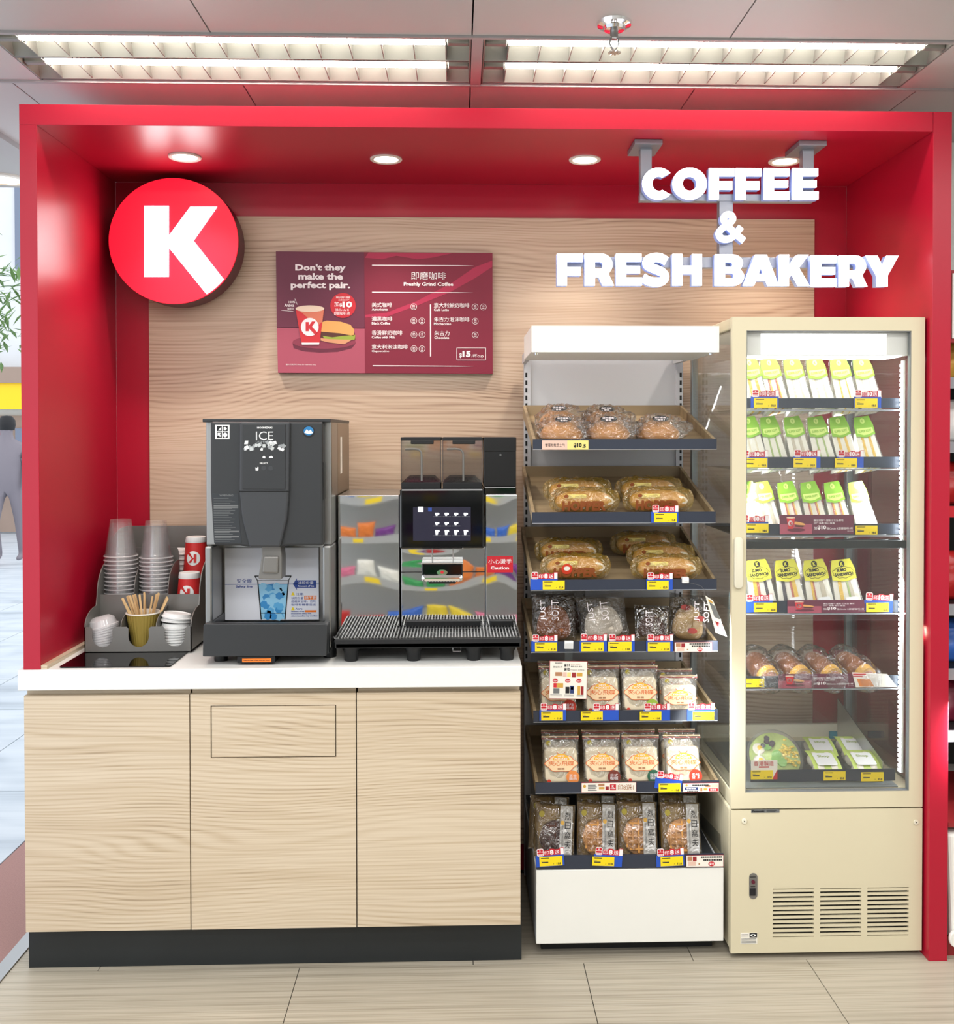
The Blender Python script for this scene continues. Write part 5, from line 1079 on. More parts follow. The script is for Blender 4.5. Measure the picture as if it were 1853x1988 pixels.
# ================================================================= sandwiches
mat('sw_bread', (246, 242, 226), .7); mat('sw_crumb', (236, 226, 196), .7); mat('green_hd', (132, 184, 40), .4); mat('green_lt', (206, 226, 120), .4); mat('sumo_hd', (206, 200, 60), .4); mat('f_egg', (240, 196, 70), .6, nz=.2, nscale=60); mat('f_ham', (196, 110, 90), .6); mat('f_tuna', (206, 196, 170), .6, nz=.2, nscale=80); mat('f_green', (168, 190, 110), .6); mat('f_dark', (66, 58, 62), .6, nz=.5, nscale=120); mat('sumo_box', (236, 222, 170), .5)
def mk_sw(fill, sumo=False):
    def mk():
        t = thing('sandwich_pack', 'x', 'sandwich')
        w, wt_, h, dp_ = (.078, .060, .150, .075) if not sumo else (.092, .070, .150, .085)
        hb = h*.70
        # bread slices and fillings as layers across the cut face
        lay = fill; tot = sum(l[1] for l in lay); u = 0
        for mt, k in lay:
            a, b = u/tot, (u+k)/tot; u += k
            def xx(q, z): ww = w+(wt_-w)*z/h; return (q-.5)*ww*.95
            pr = 0 if mt.startswith('sw_') else -.0015
            M_ = MB().hexa([(xx(a, 0), pr, .002), (xx(b, 0), pr, .002), (xx(a, 0), dp_, .002), (xx(b, 0), dp_, .002), (xx(a, hb), pr+.002, hb), (xx(b, hb), pr+.002, hb), (xx(a, hb), dp_*.25, hb), (xx(b, hb), dp_*.25, hb)])
            M_.build('bread_slice' if mt.startswith('sw_') else 'filling', mt, t, local=True)
        e = .003
        MB().hexa([(-w/2-e, -.004, 0), (w/2+e, -.004, 0), (-w/2-e, dp_+e, 0), (w/2+e, dp_+e, 0), (-wt_/2, -.003, h*.99), (wt_/2, -.003, h*.99), (-wt_/2, .006, h*.99), (wt_/2, .006, h*.99)]).build('film_pack', 'film_s', t, .003, local=True)
        z0 = h*.62 if not sumo else h*.60; w0 = w+(wt_-w)*z0/h; y = -.0052
        bot = [(w0/2*(1-2*i/8), z0-(.006*math.sin(math.pi*i/8)**2)) for i in range(9)]
        hd = MB().prism([(-wt_/2*.86, h*.985), (wt_/2*.86, h*.985), (w0/2, h*.80)]+bot+[(-w0/2, h*.80)], y, y+.0006).build('header_label', 'sumo_hd' if sumo else 'green_hd', t, local=True)
        if not sumo:
            MB().prism([(-w0*.40, z0+.022), (w0*.42, z0+.020), (w0*.43, z0+.007), (w0*.15, z0+.0015), (-w0*.1, z0+.001), (-w0*.41, z0+.009)], y-.0004, y).build('name_field', 'green_lt', hd, local=True); tbox('SUPER SOFT', 'green_hd', hd, -w0*.34, w0*.34, z0+.009, z0+.016, y-.0008, .03)
            MB().prism(disc(0, h*.90, .008, 16), y-.0004, y).build('maker_dot', 'green_lt', hd, local=True); tbox('K', 'green_hd', hd, -.003, .003, h*.90-.0035, h*.90+.0035, y-.0008, .03)
            MB().prism(rrect(w*.02, w*.44, .003, .019, .004), y, y+.0006).build('sticker', 'yellow_tape', t, local=True); tbox('18.00', 'promo_red', t, w*.08, w*.36, .0205, .0255, y, .03)
        else:
            lobes = [(math.cos(2*math.pi*i/36)*w0*.44*(1+.05*math.cos(2*math.pi*i/36*9)), z0+.020+math.sin(2*math.pi*i/36)*.017*(1+.07*math.cos(2*math.pi*i/36*9))) for i in range(36)]
            MB().prism(lobes, y-.0004, y).build('name_outline', 'ink', hd, local=True); MB().prism([(x*.96, z0+.020+(z-z0-.020)*.92) for x, z in lobes], y-.0008, y-.0004).build('name_field', 'sumo_hd', hd, local=True)
            tbox('SUMO', 'ink', hd, -w0*.26, w0*.14, z0+.0225, z0+.0325, y-.0012, .05); tbox('SANDWICH', 'ink', hd, -w0*.38, w0*.38, z0+.0095, z0+.0195, y-.0012, .05)
            MB().prism(disc(0, h*.90, .0095, 18), y-.0004, y).build('maker_dot', 'ink', hd, local=True); tbox('K', 'sumo_hd', hd, -.0045, .0045, h*.90-.0055, h*.90+.0055, y-.0008, .04)
            MB().prism(rrect(-w*.10, w*.34, .0, .034, .006), y, y+.0006).build('sticker', 'sumo_box', t, local=True); MB().prism(rrect(-w*.10, w*.34, .022, .038, .006), y-.0003, y+.0002).build('sticker_cap', 'white', t, local=True)
            MB().prism(disc(w*.04, .014, .006, 14), y-.0005, y).build('sticker_mark', 'st_orange', t, local=True); tbox('相撲', 'st_orange', t, w*.14, w*.30, .010, .018, y-.0005)
        return t
    return mk
film('film_s', (255, 255, 255), gloss=.03, tint=.02, rough=.15, bump=.5, bscale=50)
B = ('sw_bread', 3); 
FW = {'white': [B, ('f_egg', .7), B, ('f_egg', .5), B], 'plain': [B, ('sw_crumb', 1), B, ('sw_crumb', 1), B], 'egg': [B, ('f_egg', 1.6), B, ('f_egg', 1.6), B], 'tuna': [B, ('f_tuna', 2), B, ('f_tuna', 2), B], 'ham': [B, ('f_ham', .8), ('f_egg', .8), B, ('f_ham', .8), ('f_egg', .7), B], 'green': [B, ('f_green', .9), B, ('f_green', .9), B],
      'sumo1': [B, ('f_egg', 2), ('f_ham', 1.5), B, ('f_dark', 1.6), B], 'sumo2': [B, ('f_dark', 2), B, ('f_ham', 1.2), ('f_egg', 2.4), B], 'sumo3': [B, ('f_egg', 1.2), ('f_ham', .8), B, ('f_tuna', 2.6), B], 'sumo4': [B, ('f_egg', 2), B, ('f_green', 1), ('f_tuna', 2), B]}
rows = [(0, ((1468, 'egg', 0), (1507, 'ham', 0), (1552, 'plain', 0), (1597, 'plain', 0), (1642, 'white', -6), (1688, 'plain', -2)), 'uppermost'), (1, ((1466, 'plain', 0), (1507, 'green', 4), (1553, 'tuna', 0), (1599, 'green', 0), (1643, 'egg', 2), (1690, 'egg', 0)), 'second'), (2, ((1462, 'white', 0), (1493, 'tuna', 2), (1540, 'ham', 0), (1585, 'ham', 0), (1632, 'ham', 3), (1680, 'plain', 6)), 'third')]
nm = {'egg': 'egg-filled', 'ham': 'ham-filled', 'plain': 'plain white', 'white': 'pale', 'tuna': 'tuna-filled', 'green': 'green-leaf'}
od = ['against the handle stile', 'second', 'third', 'fourth', 'fifth', 'sixth and last']
for r, items, rn in rows:
    for q, (px, fl_, dz) in enumerate(items):
        Y = .125; yb = (774, 888, 1018)[r]; p = at(px+8, yb, Y)
        lab = (f'{nm[fl_]} sandwich wedge {od[q]} on the {rn} fridge shelf' if q == 0 else f'{nm[fl_]} sandwich wedge, {od[q]} from the handle side on the {rn} fridge shelf')
        place('sw_'+fl_, mk_sw(FW[fl_]), (p.x, Y, SH[r]+.001), (math.radians(-16), math.radians(-9), math.radians(dz)), lab, 'green-topped sandwich wedges', (.90, .95, 1.12))
for q, (px, k) in enumerate(((1474, 'sumo1'), (1530, 'sumo2'), (1586, 'sumo3'), (1640, 'sumo4'))):
    Y = .125; p = at(px+12, 1168, Y)
    place(k, mk_sw(FW[k], True), (p.x, Y, SH[3]+.001), (math.radians(-16), math.radians(-6), 0), ('sumo sandwich with yellow top against the handle stile', 'sumo sandwich showing a dark filling strip at its far edge', 'sumo sandwich with pale creamy filling', 'sumo sandwich at the open end of the shelf')[q], 'yellow-topped sumo sandwiches', (.97, 1, 1.08))
# ================================================================= lower fridge goods
def mk_long():
    t = thing('bagged_roll', 'x', 'bread pack')
    def f(u, v):
        a = 2*math.pi*v; q = 2*u-1; r = (1-abs(q)**3)**.5 if abs(q) < 1 else 0; return (math.cos(a)*.036*r, q*.075, .030+math.sin(a)*.030*r)
    MB().grid(f, 18, 14).build('roll', 'brown_loaf', t, smooth='weld', local=True)
    def g(u, v):
        a = 2*math.pi*v; q = 2*u-1; r = max(.05, (1-abs(q)**6)**.5 if abs(q) < 1 else 0); k = 1+.2*nz3((q*3, math.cos(a), math.sin(a)), 2.4, 6)-.25*(abs(nz3((q*4, math.cos(a), math.sin(a)), 4, 2))-.2)
        return (math.cos(a)*.047*r*k, q*.092, max(.0005, .034+math.sin(a)*.036*r*k))
    MB().grid(g, 34, 26).build('film_bag', 'film', t, smooth='weld', local=True)
    MB().prism([(.034*math.cos(math.pi*i/10), .03+.034*math.sin(math.pi*i/10)) for i in range(11)]+[(-.026, .028), (.026, .028)], -.05, -.03).build('label_band', 'badge_y', t, local=True)
    MB().prism(disc(0, .047, .008, 14), -.0506, -.05).build('label_mark', 'paper', t, local=True)
    return t
for q, (px, rz) in enumerate(((1476, 8), (1534, 14), (1592, 16), (1655, 18))):
    Y = .19; p = at(px, 1300, Y); place('long', mk_long, (p.x, Y, SH[4]+.001), (math.radians(20), 0, math.radians(rz)), 'bagged brown roll '+('against the handle stile of the fridge', 'second from the handle stile, fifth shelf', 'third from the handle stile, fifth shelf', 'at the open end of the fifth fridge shelf')[q], 'bagged brown rolls on the fifth shelf', (1.02, 1.1, 1.25))
# salad bowl
pb = at(1500, 1500, .19); zs = zb_
t = thing('salad_bowl', 'round clear salad bowl on the fridge floor', 'salad bowl', (pb.x, .19, zs))
mat('corn', (236, 206, 90), .5); mat('leaf_l', (178, 194, 116), .6, nz=.35, nscale=60); mat('olive', (70, 56, 66), .5); mat('egg_w', (244, 236, 220), .5); mat('tomato', (210, 60, 40), .4); mat('cuke', (130, 180, 90), .5)
T_ = Matrix.Translation((0, 0, .035)) @ Matrix.Rotation(math.radians(48), 4, 'X')
MB().lathe([(.055, .003), (.085, .03), (.088, .034)], (0, 0, 0), 40, T_).build('bowl', 'clear_cup', t, smooth=True, local=True); MB().lathe([(.088, .035), (.082, .055), (.06, .072), (.03, .08), (.001, .082)], (0, 0, 0), 40, T_, caps=False).build('lid', 'clear_cup', t, smooth=True, local=True)
MB().lathe([(.001, .004), (.055, .006), (.080, .032), (.076, .044), (.04, .05), (.001, .051)], (0, 0, 0), 30, T_, caps=False).build('salad_bed', 'leaf_l', t, smooth=True, local=True)
random.seed(9)
cornb = blob(.0055, .0055, .006, 1, .1, 8).mesh('corn_kernel', smooth='weld')
for i in range(60):
    a = random.uniform(-.6, 1.0); r = random.uniform(.025, .07); put('corn_kernel', cornb, 'corn', t, True, loc=T_ @ Vector((r*math.cos(a), r*math.sin(a)-.01, .045+random.random()*.008)))
for i in range(5):
    a = random.uniform(0, 6.28); r = random.uniform(.0, .04); MB().lathe([(.014, 0), (.014, .004)], (0, 0, 0), 18, T_ @ Matrix.Translation((r*math.cos(a), r*math.sin(a), .052)) @ Matrix.Rotation(random.uniform(-.5, .5), 4, 'X')).build('cucumber_slice', 'cuke', t, local=True)
for i in range(5):
    a = random.uniform(2, 3.6); r = random.uniform(.02, .06); MB().lathe([(.008, 0), (.009, .004), (.006, .008)], (0, 0, 0), 12, T_ @ Matrix.Translation((r*math.cos(a)+.01, r*math.sin(a)+.02, .05))).build('olive_ring', 'olive', t, local=True)
for x, y in ((-.05, .02), (-.055, -.02)): MB().lathe([(.001, .010), (.016, .006), (.02, 0)], (0, 0, 0), 16, T_ @ Matrix.Translation((x, y, .048))).build('egg_half', 'egg_w', t, smooth=True, local=True); MB().lathe([(.001, .012), (.008, .010)], (0, 0, 0), 12, T_ @ Matrix.Translation((x, y, .049))).build('egg_yolk', 'f_egg', t, local=True)
MB().lathe([(.001, .014), (.012, .008), (.013, 0)], (0, 0, 0), 14, T_ @ Matrix.Translation((-.05, -.05, .046))).build('tomato', 'tomato', t, smooth=True, local=True)
MB().prism([(.012, .016), (.055, .010), (.055, .022), (.012, .030)], -.087, -.0865).build('price_sticker', 'st_lime', t, local=True)
# egg packs
def mk_egg():
    t = thing('egg_pack', 'x', 'egg pack')
    MB().prism(rrect(-.042, .042, -.055, .055, .012), 0, .012, 'z').build('carton', 'clear_cup', t, local=True)
    for x in (-.02, .02):
        for y in (-.028, .022): blob(.020, .026, .040, 2, .0, 14, .6).build('egg', 'egg_w', t, smooth='weld', local=True).location = (x, y, .002)
    lb = MB().grid(lambda u, v: ((u-.5)*.082, -.05+.10*v, .034+.010*math.sin(math.pi*v)-.0), 4, 10).build('sleeve', 'green_lt', t, smooth=True, local=True)
    c = MB().prism(rrect(-.030, .030, -.036, .022, .006), .0455, .0462, 'z').build('label', 'white', t, local=True); o = tbox('Shop', 'lettuce', c, -.018, .018, 0, .014, 0, .02); o.rotation_euler = (math.radians(-90), 0, 0); o.location = (-.018, -.002, .0466)
    return t
for px, Y, lb in ((1597, .15, 'green-sleeved egg pack next to the salad bowl'), (1590, .29, 'green-sleeved egg pack at the rear behind the pack by the bowl'), (1672, .15, 'green-sleeved egg pack next to the steel guard'), (1652, .29, 'green-sleeved egg pack at the rear by the steel guard')):
    p = at(px, 1480, Y); place('egg', mk_egg, (p.x, Y, zs+.02), (math.radians(18), 0, 0), lb, 'green-sleeved egg packs', (1.05, 1.05, 1.0))
o = bpx('blue_clip', mat('teal', (60, 150, 170), .5), None, 1612, 1421, 1643, 1434, .50, .512, .002); tag(o, 'small teal block at the rear corner of the fridge floor', 'clip')
# ---- fridge cards and labels
YS_ = .0965; YL_ = .0948
for x0, x1, a, b, yb, lb in ((1458, 1513, 1464, 1510, 792, 'at the handle end of the uppermost fridge shelf'), (1658, 1712, 1660, 1705, 792, 'at the open end of the uppermost fridge shelf'), (1440, 1492, 1446, 1491, 908, 'at the handle end of the second fridge shelf'), (1540, 1594, 1541, 1586, 908, 'in the middle of the second fridge shelf'), (1625, 1678, 1621, 1665, 908, 'at the open end of the second fridge shelf')):
    promo('10', x0, x1, yb, YS_, 'promo card 印10送1 '+lb); price('18.0', a, b, yb-.5, YL_, 'yellow 18.0 price label '+lb)
promo('10', 1438, 1493, 1035, YS_, 'promo card 印10送1 beside the coffee banner of the third fridge shelf'); price('18.0', 1448, 1493, 1034.5, YL_, 'yellow 18.0 price label at the handle end of the third fridge shelf'); price('18.0', 1661, 1705, 1038, YL_, 'yellow 18.0 price label at the open end of the third fridge shelf')
promo('10', 1448, 1502, 1188, YS_, 'promo card 印10送1 at the handle end of the sumo sandwich shelf', -2); price('22.0', 1464, 1509, 1188, YL_, 'yellow 22.0 price label at the handle end of the sumo sandwich shelf'); promo('10', 1677, 1734, 1188, YS_, 'promo card 印10送1 at the open end of the sumo sandwich shelf', 3); price('22.0', 1682, 1727, 1188, YL_, 'yellow 22.0 price label at the open end of the sumo sandwich shelf')
price('14.0', 1444, 1485, 1334, YL_, 'yellow 14.0 price label under the bagged brown rolls'); YBt = .0735
price('27.0', 1458, 1502, 1513, YBt-.0012, 'yellow price label under the salad bowl'); price('23.0', 1599, 1643, 1515, YBt, 'yellow price label under the egg pack by the bowl'); price('23.0', 1672, 1717, 1517, YBt, 'yellow price label under the egg pack by the steel guard')
a, b, c, d = rect(1459, 1476, 1510, 1513, YBt); t = thing('origin_card', 'white card reading 香港製造 in front of the salad bowl', 'shelf card', ((a+b)/2, YBt, c)); MB().box(a, b, YBt, YBt+.001, c, d).build('card', 'paper', t); tpx('香港製造', 'promo_red', t, 1464, 1478, 1503, 1487, YBt-.0005, .02); bpx('text_line', 'promo_red', t, 1474, 1488, 1494, 1490.5, YBt-.0005, YBt); ppx('card_corner', 'promo_red', t, [(1500, 1513), (1510, 1494), (1510, 1513)], YBt-.0003, YBt)
def cbanner(x0, y0, x1, y1, Y, label, tilt=0):
    X0, X1, Z0, Z1 = rect(x0, y0, x1, y1, Y); w_, h_ = X1-X0, Z1-Z0
    t = thing('coffee_banner', label, 'shelf card', ((X0+X1)/2, Y, Z0), (math.radians(-4), math.radians(tilt), 0), 'maroon coffee offer banners in the fridge')
    def P(u, v): return (-w_/2+w_*(u-125)/1210, h_*(385-v)/305)
    def po(nm, mt, pts, k=1): MB().prism([P(*q) for q in pts], -.0003*k, -.0003*k+.0003).build(nm, mt, t, local=True)
    def bb(nm, mt, u0, v0, u1, v1, k=1): po(nm, mt, [(u0, v0), (u1, v0), (u1, v1), (u0, v1)], k)
    def tx(s, u0, v0, u1, v1, bold=.01): a = P(u0, v1); b = P(u1, v0); tbox(s, 'print_w', t, a[0], b[0], a[1], b[1], -.0014, bold)
    MB().box(-w_/2, w_/2, 0, .001, 0, h_).build('card', 'board_l', t, local=True); bb('photo_print', 'board_fl', 125, 225, 650, 384)
    po('photo_print', 'disc_s', [(390+150*math.cos(a*.35), 318+28*math.sin(a*.35)) for a in range(18)], 2); po('photo_print', 'bun_p', [(360, 225), (370, 185), (440, 192), (520, 215), (540, 245), (440, 240)], 3); po('photo_print', 'bun_d', [(370, 238), (530, 250), (500, 275), (380, 270)], 3)
    po('photo_print', 'cup_r', [(236, 128), (376, 128), (338, 300), (262, 300)], 4); po('photo_print', 'foam', [(306+72*math.cos(a*.35), 124+14*math.sin(a*.35)) for a in range(18)], 4); po('photo_print', 'print_w', [(300+40*math.cos(a*.35), 215+46*math.sin(a*.35)) for a in range(18)], 4)
    o = tbox('K', 'cup_r', t, P(285, 0)[0], P(328, 0)[0], P(0, 238)[1], P(0, 192)[1], -.0015, .06)
    tx('購任何麵包·蛋糕·三文治·壽司', 678, 152, 1160, 186); tx('沙律·燒賣·點心·飯盒', 678, 196, 1020, 228); tx('加', 678, 268, 728, 312, .01); tx('$10', 736, 248, 878, 318, .05); tx('換Circle K即磨咖啡1杯', 886, 276, 1315, 316, .01); tx('圖片只供參考', 1225, 332, 1320, 345, .0)
    return t
cbanner(1515, 999.5, 1659, 1037, .0945, 'maroon coffee offer banner on the third fridge shelf'); cbanner(1530, 1165, 1681, 1190, .0945, 'maroon coffee offer banner below the sumo sandwiches'); cbanner(1512, 1308.5, 1660, 1336, .0945, 'maroon coffee offer banner below the bagged brown rolls')
a, b, c, d = rect(1655, 1305, 1742, 1334, .094); t = thing('shelf_card', 'white and orange shelf card at the open end of the fifth shelf', 'shelf card', ((a+b)/2, .094, c)); MB().hexa([(a+.012, .094, c), (b, .094, c), (a+.012, .095, c), (b, .095, c), (a, .094, d), (b-.03, .094, d-.006), (a, .095, d), (b-.03, .095, d-.006)]).build('card', 'paper', t); ppx('print_field', 'st_orange', t, [(1664, 1318), (1690, 1319), (1698, 1333), (1670, 1333)], .0934, .0939); bpx('text_line', 'promo_red', t, 1657, 1308, 1682, 1310, .0934, .094); bpx('text_line', 'promo_red', t, 1657, 1312, 1676, 1313.5, .0934, .094)
# ================================================================= cup organiser
YG = .20
def gz(x, y): return (x/4.412, 980+y/4.412)
t = thing('cup_organiser', 'grey stepped counter organiser for cups and lids', 'organiser', (at(270, 1270, .3).x, .35, ZC+.005))
ZO = ZC+.006
x0, x1, z0, z1 = rect(*gz(724, 1045), *gz(1640, 1280), YG); z0 = ZO
def Xg(v): return at(*gz(v, 1150), YG).x
def Zg(v): return at(*gz(1100, v), YG).z
poly = [(x0, z0), (x1, z0), (x1, z1)]
for a, b in ((1410, 1585), (1100, 1275), (790, 965)):
    cxx = (Xg(a)+Xg(b))/2; r = (Xg(b)-Xg(a))/2; zc_ = Zg(1220)+r
    poly += [(cxx+r+.006, z1), (cxx+r, z1-.006)]+[(cxx+r*math.cos(-math.pi*i/10), zc_+r*math.sin(-math.pi*i/10)) for i in range(11)]+[(cxx-r, z1-.006), (cxx-r-.006, z1)]
poly.append((x0, z1))
c = bpy.data.curves.new('g', 'CURVE'); c.dimensions = '2D'; c.fill_mode = 'BOTH'; c.extrude = .0015
s = c.splines.new('POLY'); s.points.add(len(poly)-1); s.use_cyclic_u = True
for q, p in zip(s.points, poly): q.co = (p[0], p[1], 0, 1)
o = link(bpy.data.objects.new('g', c)); bpy.context.view_layer.update(); me = bpy.data.meshes.new_from_object(o.evaluated_get(bpy.context.evaluated_depsgraph_get())); bpy.data.objects.remove(o); bpy.data.curves.remove(c)
me.transform(Matrix.Translation((0, YG+.0015, 0)) @ Matrix(((1, 0, 0, 0), (0, 0, -1, 0), (0, 1, 0, 0), (0, 0, 0, 1)))); put('front_panel', me, 'grey_tray', t)
Y2, Y3 = .325, .455; zm = at(280, 1154, Y2).z; zh = at(330, 1063, Y3).z; YE = .60
MB().box(x0, x1, YG+.003, YE, z0, z0+.003).build('bottom', 'grey_tray', t)
MB().box(x0+.002, x1-.002, Y2, Y2+.003, z0, zm).build('step_panel', 'grey_tray', t); MB().prism([(x0+.002, z0), (x1-.002, z0), (x1-.002, zh-.10), (x0+(x1-x0)*.68, zh-.10), (x0+(x1-x0)*.665, zh-.012), (x0+(x1-x0)*.65, zh), (x0+.002, zh)], Y3, Y3+.003).build('step_panel', 'grey_tray', t); MB().box(x0, x1, YE, YE+.003, z0, zh+.06).build('back_panel', 'grey_tray', t)
MB().box(x0+.002, x1-.002, Y2+.003, Y3, z0+.055, z0+.058).build('step_floor', 'grey_tray', t); MB().box(x0+.002, x1-.002, Y3+.003, YE, z0+.12, z0+.123).build('step_floor', 'grey_tray', t)
def arcs(ya, za, yb, zb, n=8): return [(ya+(yb-ya)*(1-math.cos(math.pi/2*i/n)), za+(zb-za)*math.sin(math.pi/2*i/n)) for i in range(n+1)]
side = [(YG, z0), (YE, z0), (YE, zh+.06)]+list(reversed(arcs(YG, z1, Y2-.03, zm-.03)+arcs(Y2-.02, zm, Y3-.03, zh-.03)+arcs(Y3-.02, zh, YE-.04, zh+.06)))
xd1, xd2 = x0+(x1-x0)*.335, x0+(x1-x0)*.665
for q in (x0, x1-.003): MB().prism(side, q, q+.003, 'x').build('side_panel', 'grey_tray', t)
for q in (xd1, xd2):
    MB().prism([(YG+.003, z0)]+arcs(YG+.003, z1, Y2-.02, zm-.04)+[(Y2, zm-.03), (Y2, z0)], q, q+.002, 'x').build('divider', 'grey_tray', t); MB().prism([(Y2+.003, z0+.058)]+arcs(Y2+.003, zm, Y3-.02, zh-.04)+[(Y3, zh-.04), (Y3, z0+.058)], q, q+.002, 'x').build('divider', 'grey_tray', t)
# --- clear cups upside down
def lathe_obj(prof, n=28, nm='m'): return MB().lathe(prof, (0, 0, 0), n, caps=False).mesh(nm, smooth=True)
cupm = lathe_obj([(.052, 0), (.054, .002), (.053, .006), (.050, .008), (.0335, .118), (.0335, .122), (.031, .122), (.001, .118)], 28, 'clear_cup')
rimm = lathe_obj([(.0525, 0), (.0548, .0025), (.0525, .005)], 28, 'rim')
def cupstack(xc, yc, zbot, ztop_, n, lb, grp):
    for i in range(n):
        o = thing('clear_cup', lb if i < n-1 else 'topmost '+lb.replace('nested ', ''), 'cup', (xc+random.uniform(-.0004, .0004), yc, zbot+(ztop_-.122-zbot)*i/(n-1)), group=grp)
        put('cup_wall', cupm, 'clear_cup', o, True); put('rim', rimm, 'clear_rim', o, True)
film('clear_rim', (255, 253, 255), gloss=.05, tint=.42, rough=.1, bump=0, fres=.3)
YCU = .39
for (a, b, top, lb, g_) in ((885, 1190, 125, 'clear plastic cup nested upside down in the stack by the red panel', 'clear cups stacked by the red panel'), (1185, 1495, 138, 'clear plastic cup nested upside down in the stack behind the stirrers', 'clear cups stacked behind the stirrers')):
    p = at(*gz((a+b)/2, 500), YCU); cupstack(p.x, YCU, z0+.0585, at(*gz(1050, top), YCU).z, 17, lb, g_)
# --- red paper cups upside down
def redcup(px, Y, zb, lb, h=.105):
    p = at(px, 1100, Y)
    o = thing('paper_cup', lb, 'paper cup', (p.x, Y, zb), group='red paper cups standing upside down')
    MB().lathe([(.043, 0), (.0345, h-.012)], (0, 0, 0), 28, caps=False).build('sleeve', 'cup_red', o, smooth=True, local=True)
    MB().lathe([(.0345, h-.012), (.0355, h-.010), (.033, h+.006), (.030, h+.007), (.001, h+.004)], (0, 0, 0), 28, caps=False).build('base', 'white', o, smooth=True, local=True)
    zc_ = h*.46; wr = lambda x, z: ((lambda R: (R*math.sin(x/R), -R*math.cos(x/R), z))(.043-.0085*z/(h-.012)+.0005))
    r = .024; m = MB(); m.grid(lambda u, v_: wr(r*v_*math.cos(2*math.pi*u), zc_+r*v_*math.sin(2*math.pi*u)), 28, 5); m.build('logo_disc', 'white', o, local=True)
    wr2 = lambda x, z: tuple(Vector(wr(x, z))*1.0+Vector((0, -.0022, 0)))
    # letter K turned upside down with the cup
    def quad(pts): MB().add([wr2(-x*r, zc_-z*r) for x, z in pts], [tuple(range(len(pts)))]).build('logo_letter', 'cup_red', o, local=True)
    quad([(-.48, -.6), (-.12, -.6), (-.12, .6), (-.48, .6)]); quad([(-.14, 0), (.30, .6), (.70, .6), (.14, -.02), (-.02, -.14)]); quad([(-.08, .1), (.14, -.0), (.86, -.62), (.52, -.86)])
    return o
mat('cup_red', (206, 44, 44), .5)
redcup(381, .50, at(381, 1112, .50).z, 'red paper cup with upside-down K, on the upper step beside the ice dispenser', .118); p_ = at(367, 1154, .39); redcup(368, .385, 1.016, 'red paper cup with upside-down K, half hidden by the middle step', .105); redcup(368, .385, z0+.06, 'red paper cup nested under the half hidden red cup', .09)
# pedestal stack under the upper red cup
q_ = at(381, 1112, .50); o = redcup(381, .50, z0+.124, 'red paper cup nested under the upper red cup', at(381, 1112, .50).z-z0-.124+.085)
# --- lids, stirrer cup
lidm = lathe_obj([(.046, 0), (.048, .001), (.048, .005), (.044, .006), (.042, .016), (.038, .017), (.036, .014), (.001, .014)], 28, 'white_lid')
p = at(*gz(1500, 1100), .255)
for i in range(8):
    o = put('white_lid', lidm, 'white', None, loc=(p.x+random.uniform(-.001, .001), .262, z0+.004+i*.0085)); o.rotation_euler = (0, math.radians(random.uniform(-2, 2)), 0); tag(o, 'white plastic cup lid stacked in the organiser next to the stirrers', 'cup lid', 'white lids stacked in the organiser')
for i, (dx, a) in enumerate(((.002, 5), (.004, 8))):
    o = put('white_lid', lidm, 'white', None, loc=(p.x+dx, .262, z0+.082+i*.011)); o.rotation_euler = (math.radians(-4), math.radians(a), 0); tag(o, 'tilted white cup lid on top of the lid stack', 'cup lid', 'white lids stacked in the organiser')
domem = lathe_obj([(.046, 0), (.048, .001), (.048, .006), (.044, .008), (.040, .026), (.026, .036), (.012, .038)], 28, 'dome_lid')
p = at(*gz(880, 1100), .255)
for i in range(9):
    o = put('dome_lid', domem, 'clear_rim', None, loc=(p.x, .262, z0+.004+i*.0075)); o.rotation_euler = (0, math.radians(random.uniform(-3, 3)-2*i), 0); tag(o, 'clear dome lid in the organiser pocket beside the red panel' if i < 8 else 'uppermost clear dome lid in the front organiser pocket', 'cup lid', 'clear dome lids in the front pocket')
p = at(*gz(1210, 330), .52)
for i in range(6):
    o = put('dome_lid', domem, 'clear_rim', None, loc=(p.x, .525, z0+.125+i*.022)); tag(o, 'clear dome lid on the upper step behind the cup stacks' if i < 5 else 'uppermost clear dome lid on the upper step behind the cups', 'cup lid', 'clear dome lids on the upper step')
p = at(*gz(1505, 355), .52)
for i in range(9):
    o = put('white_lid', lidm, 'white', None, loc=(p.x, .525, z0+.125+i*.0175)); tag(o, 'white lid on the upper step behind the cup stacks' if i < 8 else 'uppermost white lid on the upper step behind the cups', 'cup lid', 'white lids on the upper step')
mat('kraft', (158, 136, 62), .6); mat('stick', (222, 186, 134), .6)
p = at(*gz(1228, 1100), .262); pr = []
kc_ = thing('stirrer_cup', 'ribbed kraft paper cup holding wooden stirrers', 'paper cup', (p.x, .262, z0+.003))
hh = at(*gz(1228, 925), .262).z-z0-.003
m = MB(); N = 64
def kf(u, v): a = 2*math.pi*u; R = (.032+.019*v)*(1+.012*math.cos(a*30)); return (R*math.cos(a), R*math.sin(a), v*hh)
m.grid(kf, 180, 3).build('sleeve', 'kraft', kc_, smooth='weld', local=True); MB().lathe([(.050, hh-.002), (.0535, hh), (.0525, hh+.004), (.0495, hh+.003), (.0445, hh-.02), (.029, .004), (.001, .004)], (0, 0, 0), 32, caps=False).build('inner_cup', 'paper', kc_, smooth=True, local=True)
stm = MB().prism(rrect(-.0032, .0032, 0, .166, .003, 3), -.0008, .0008).mesh('stirrer')
random.seed(11)
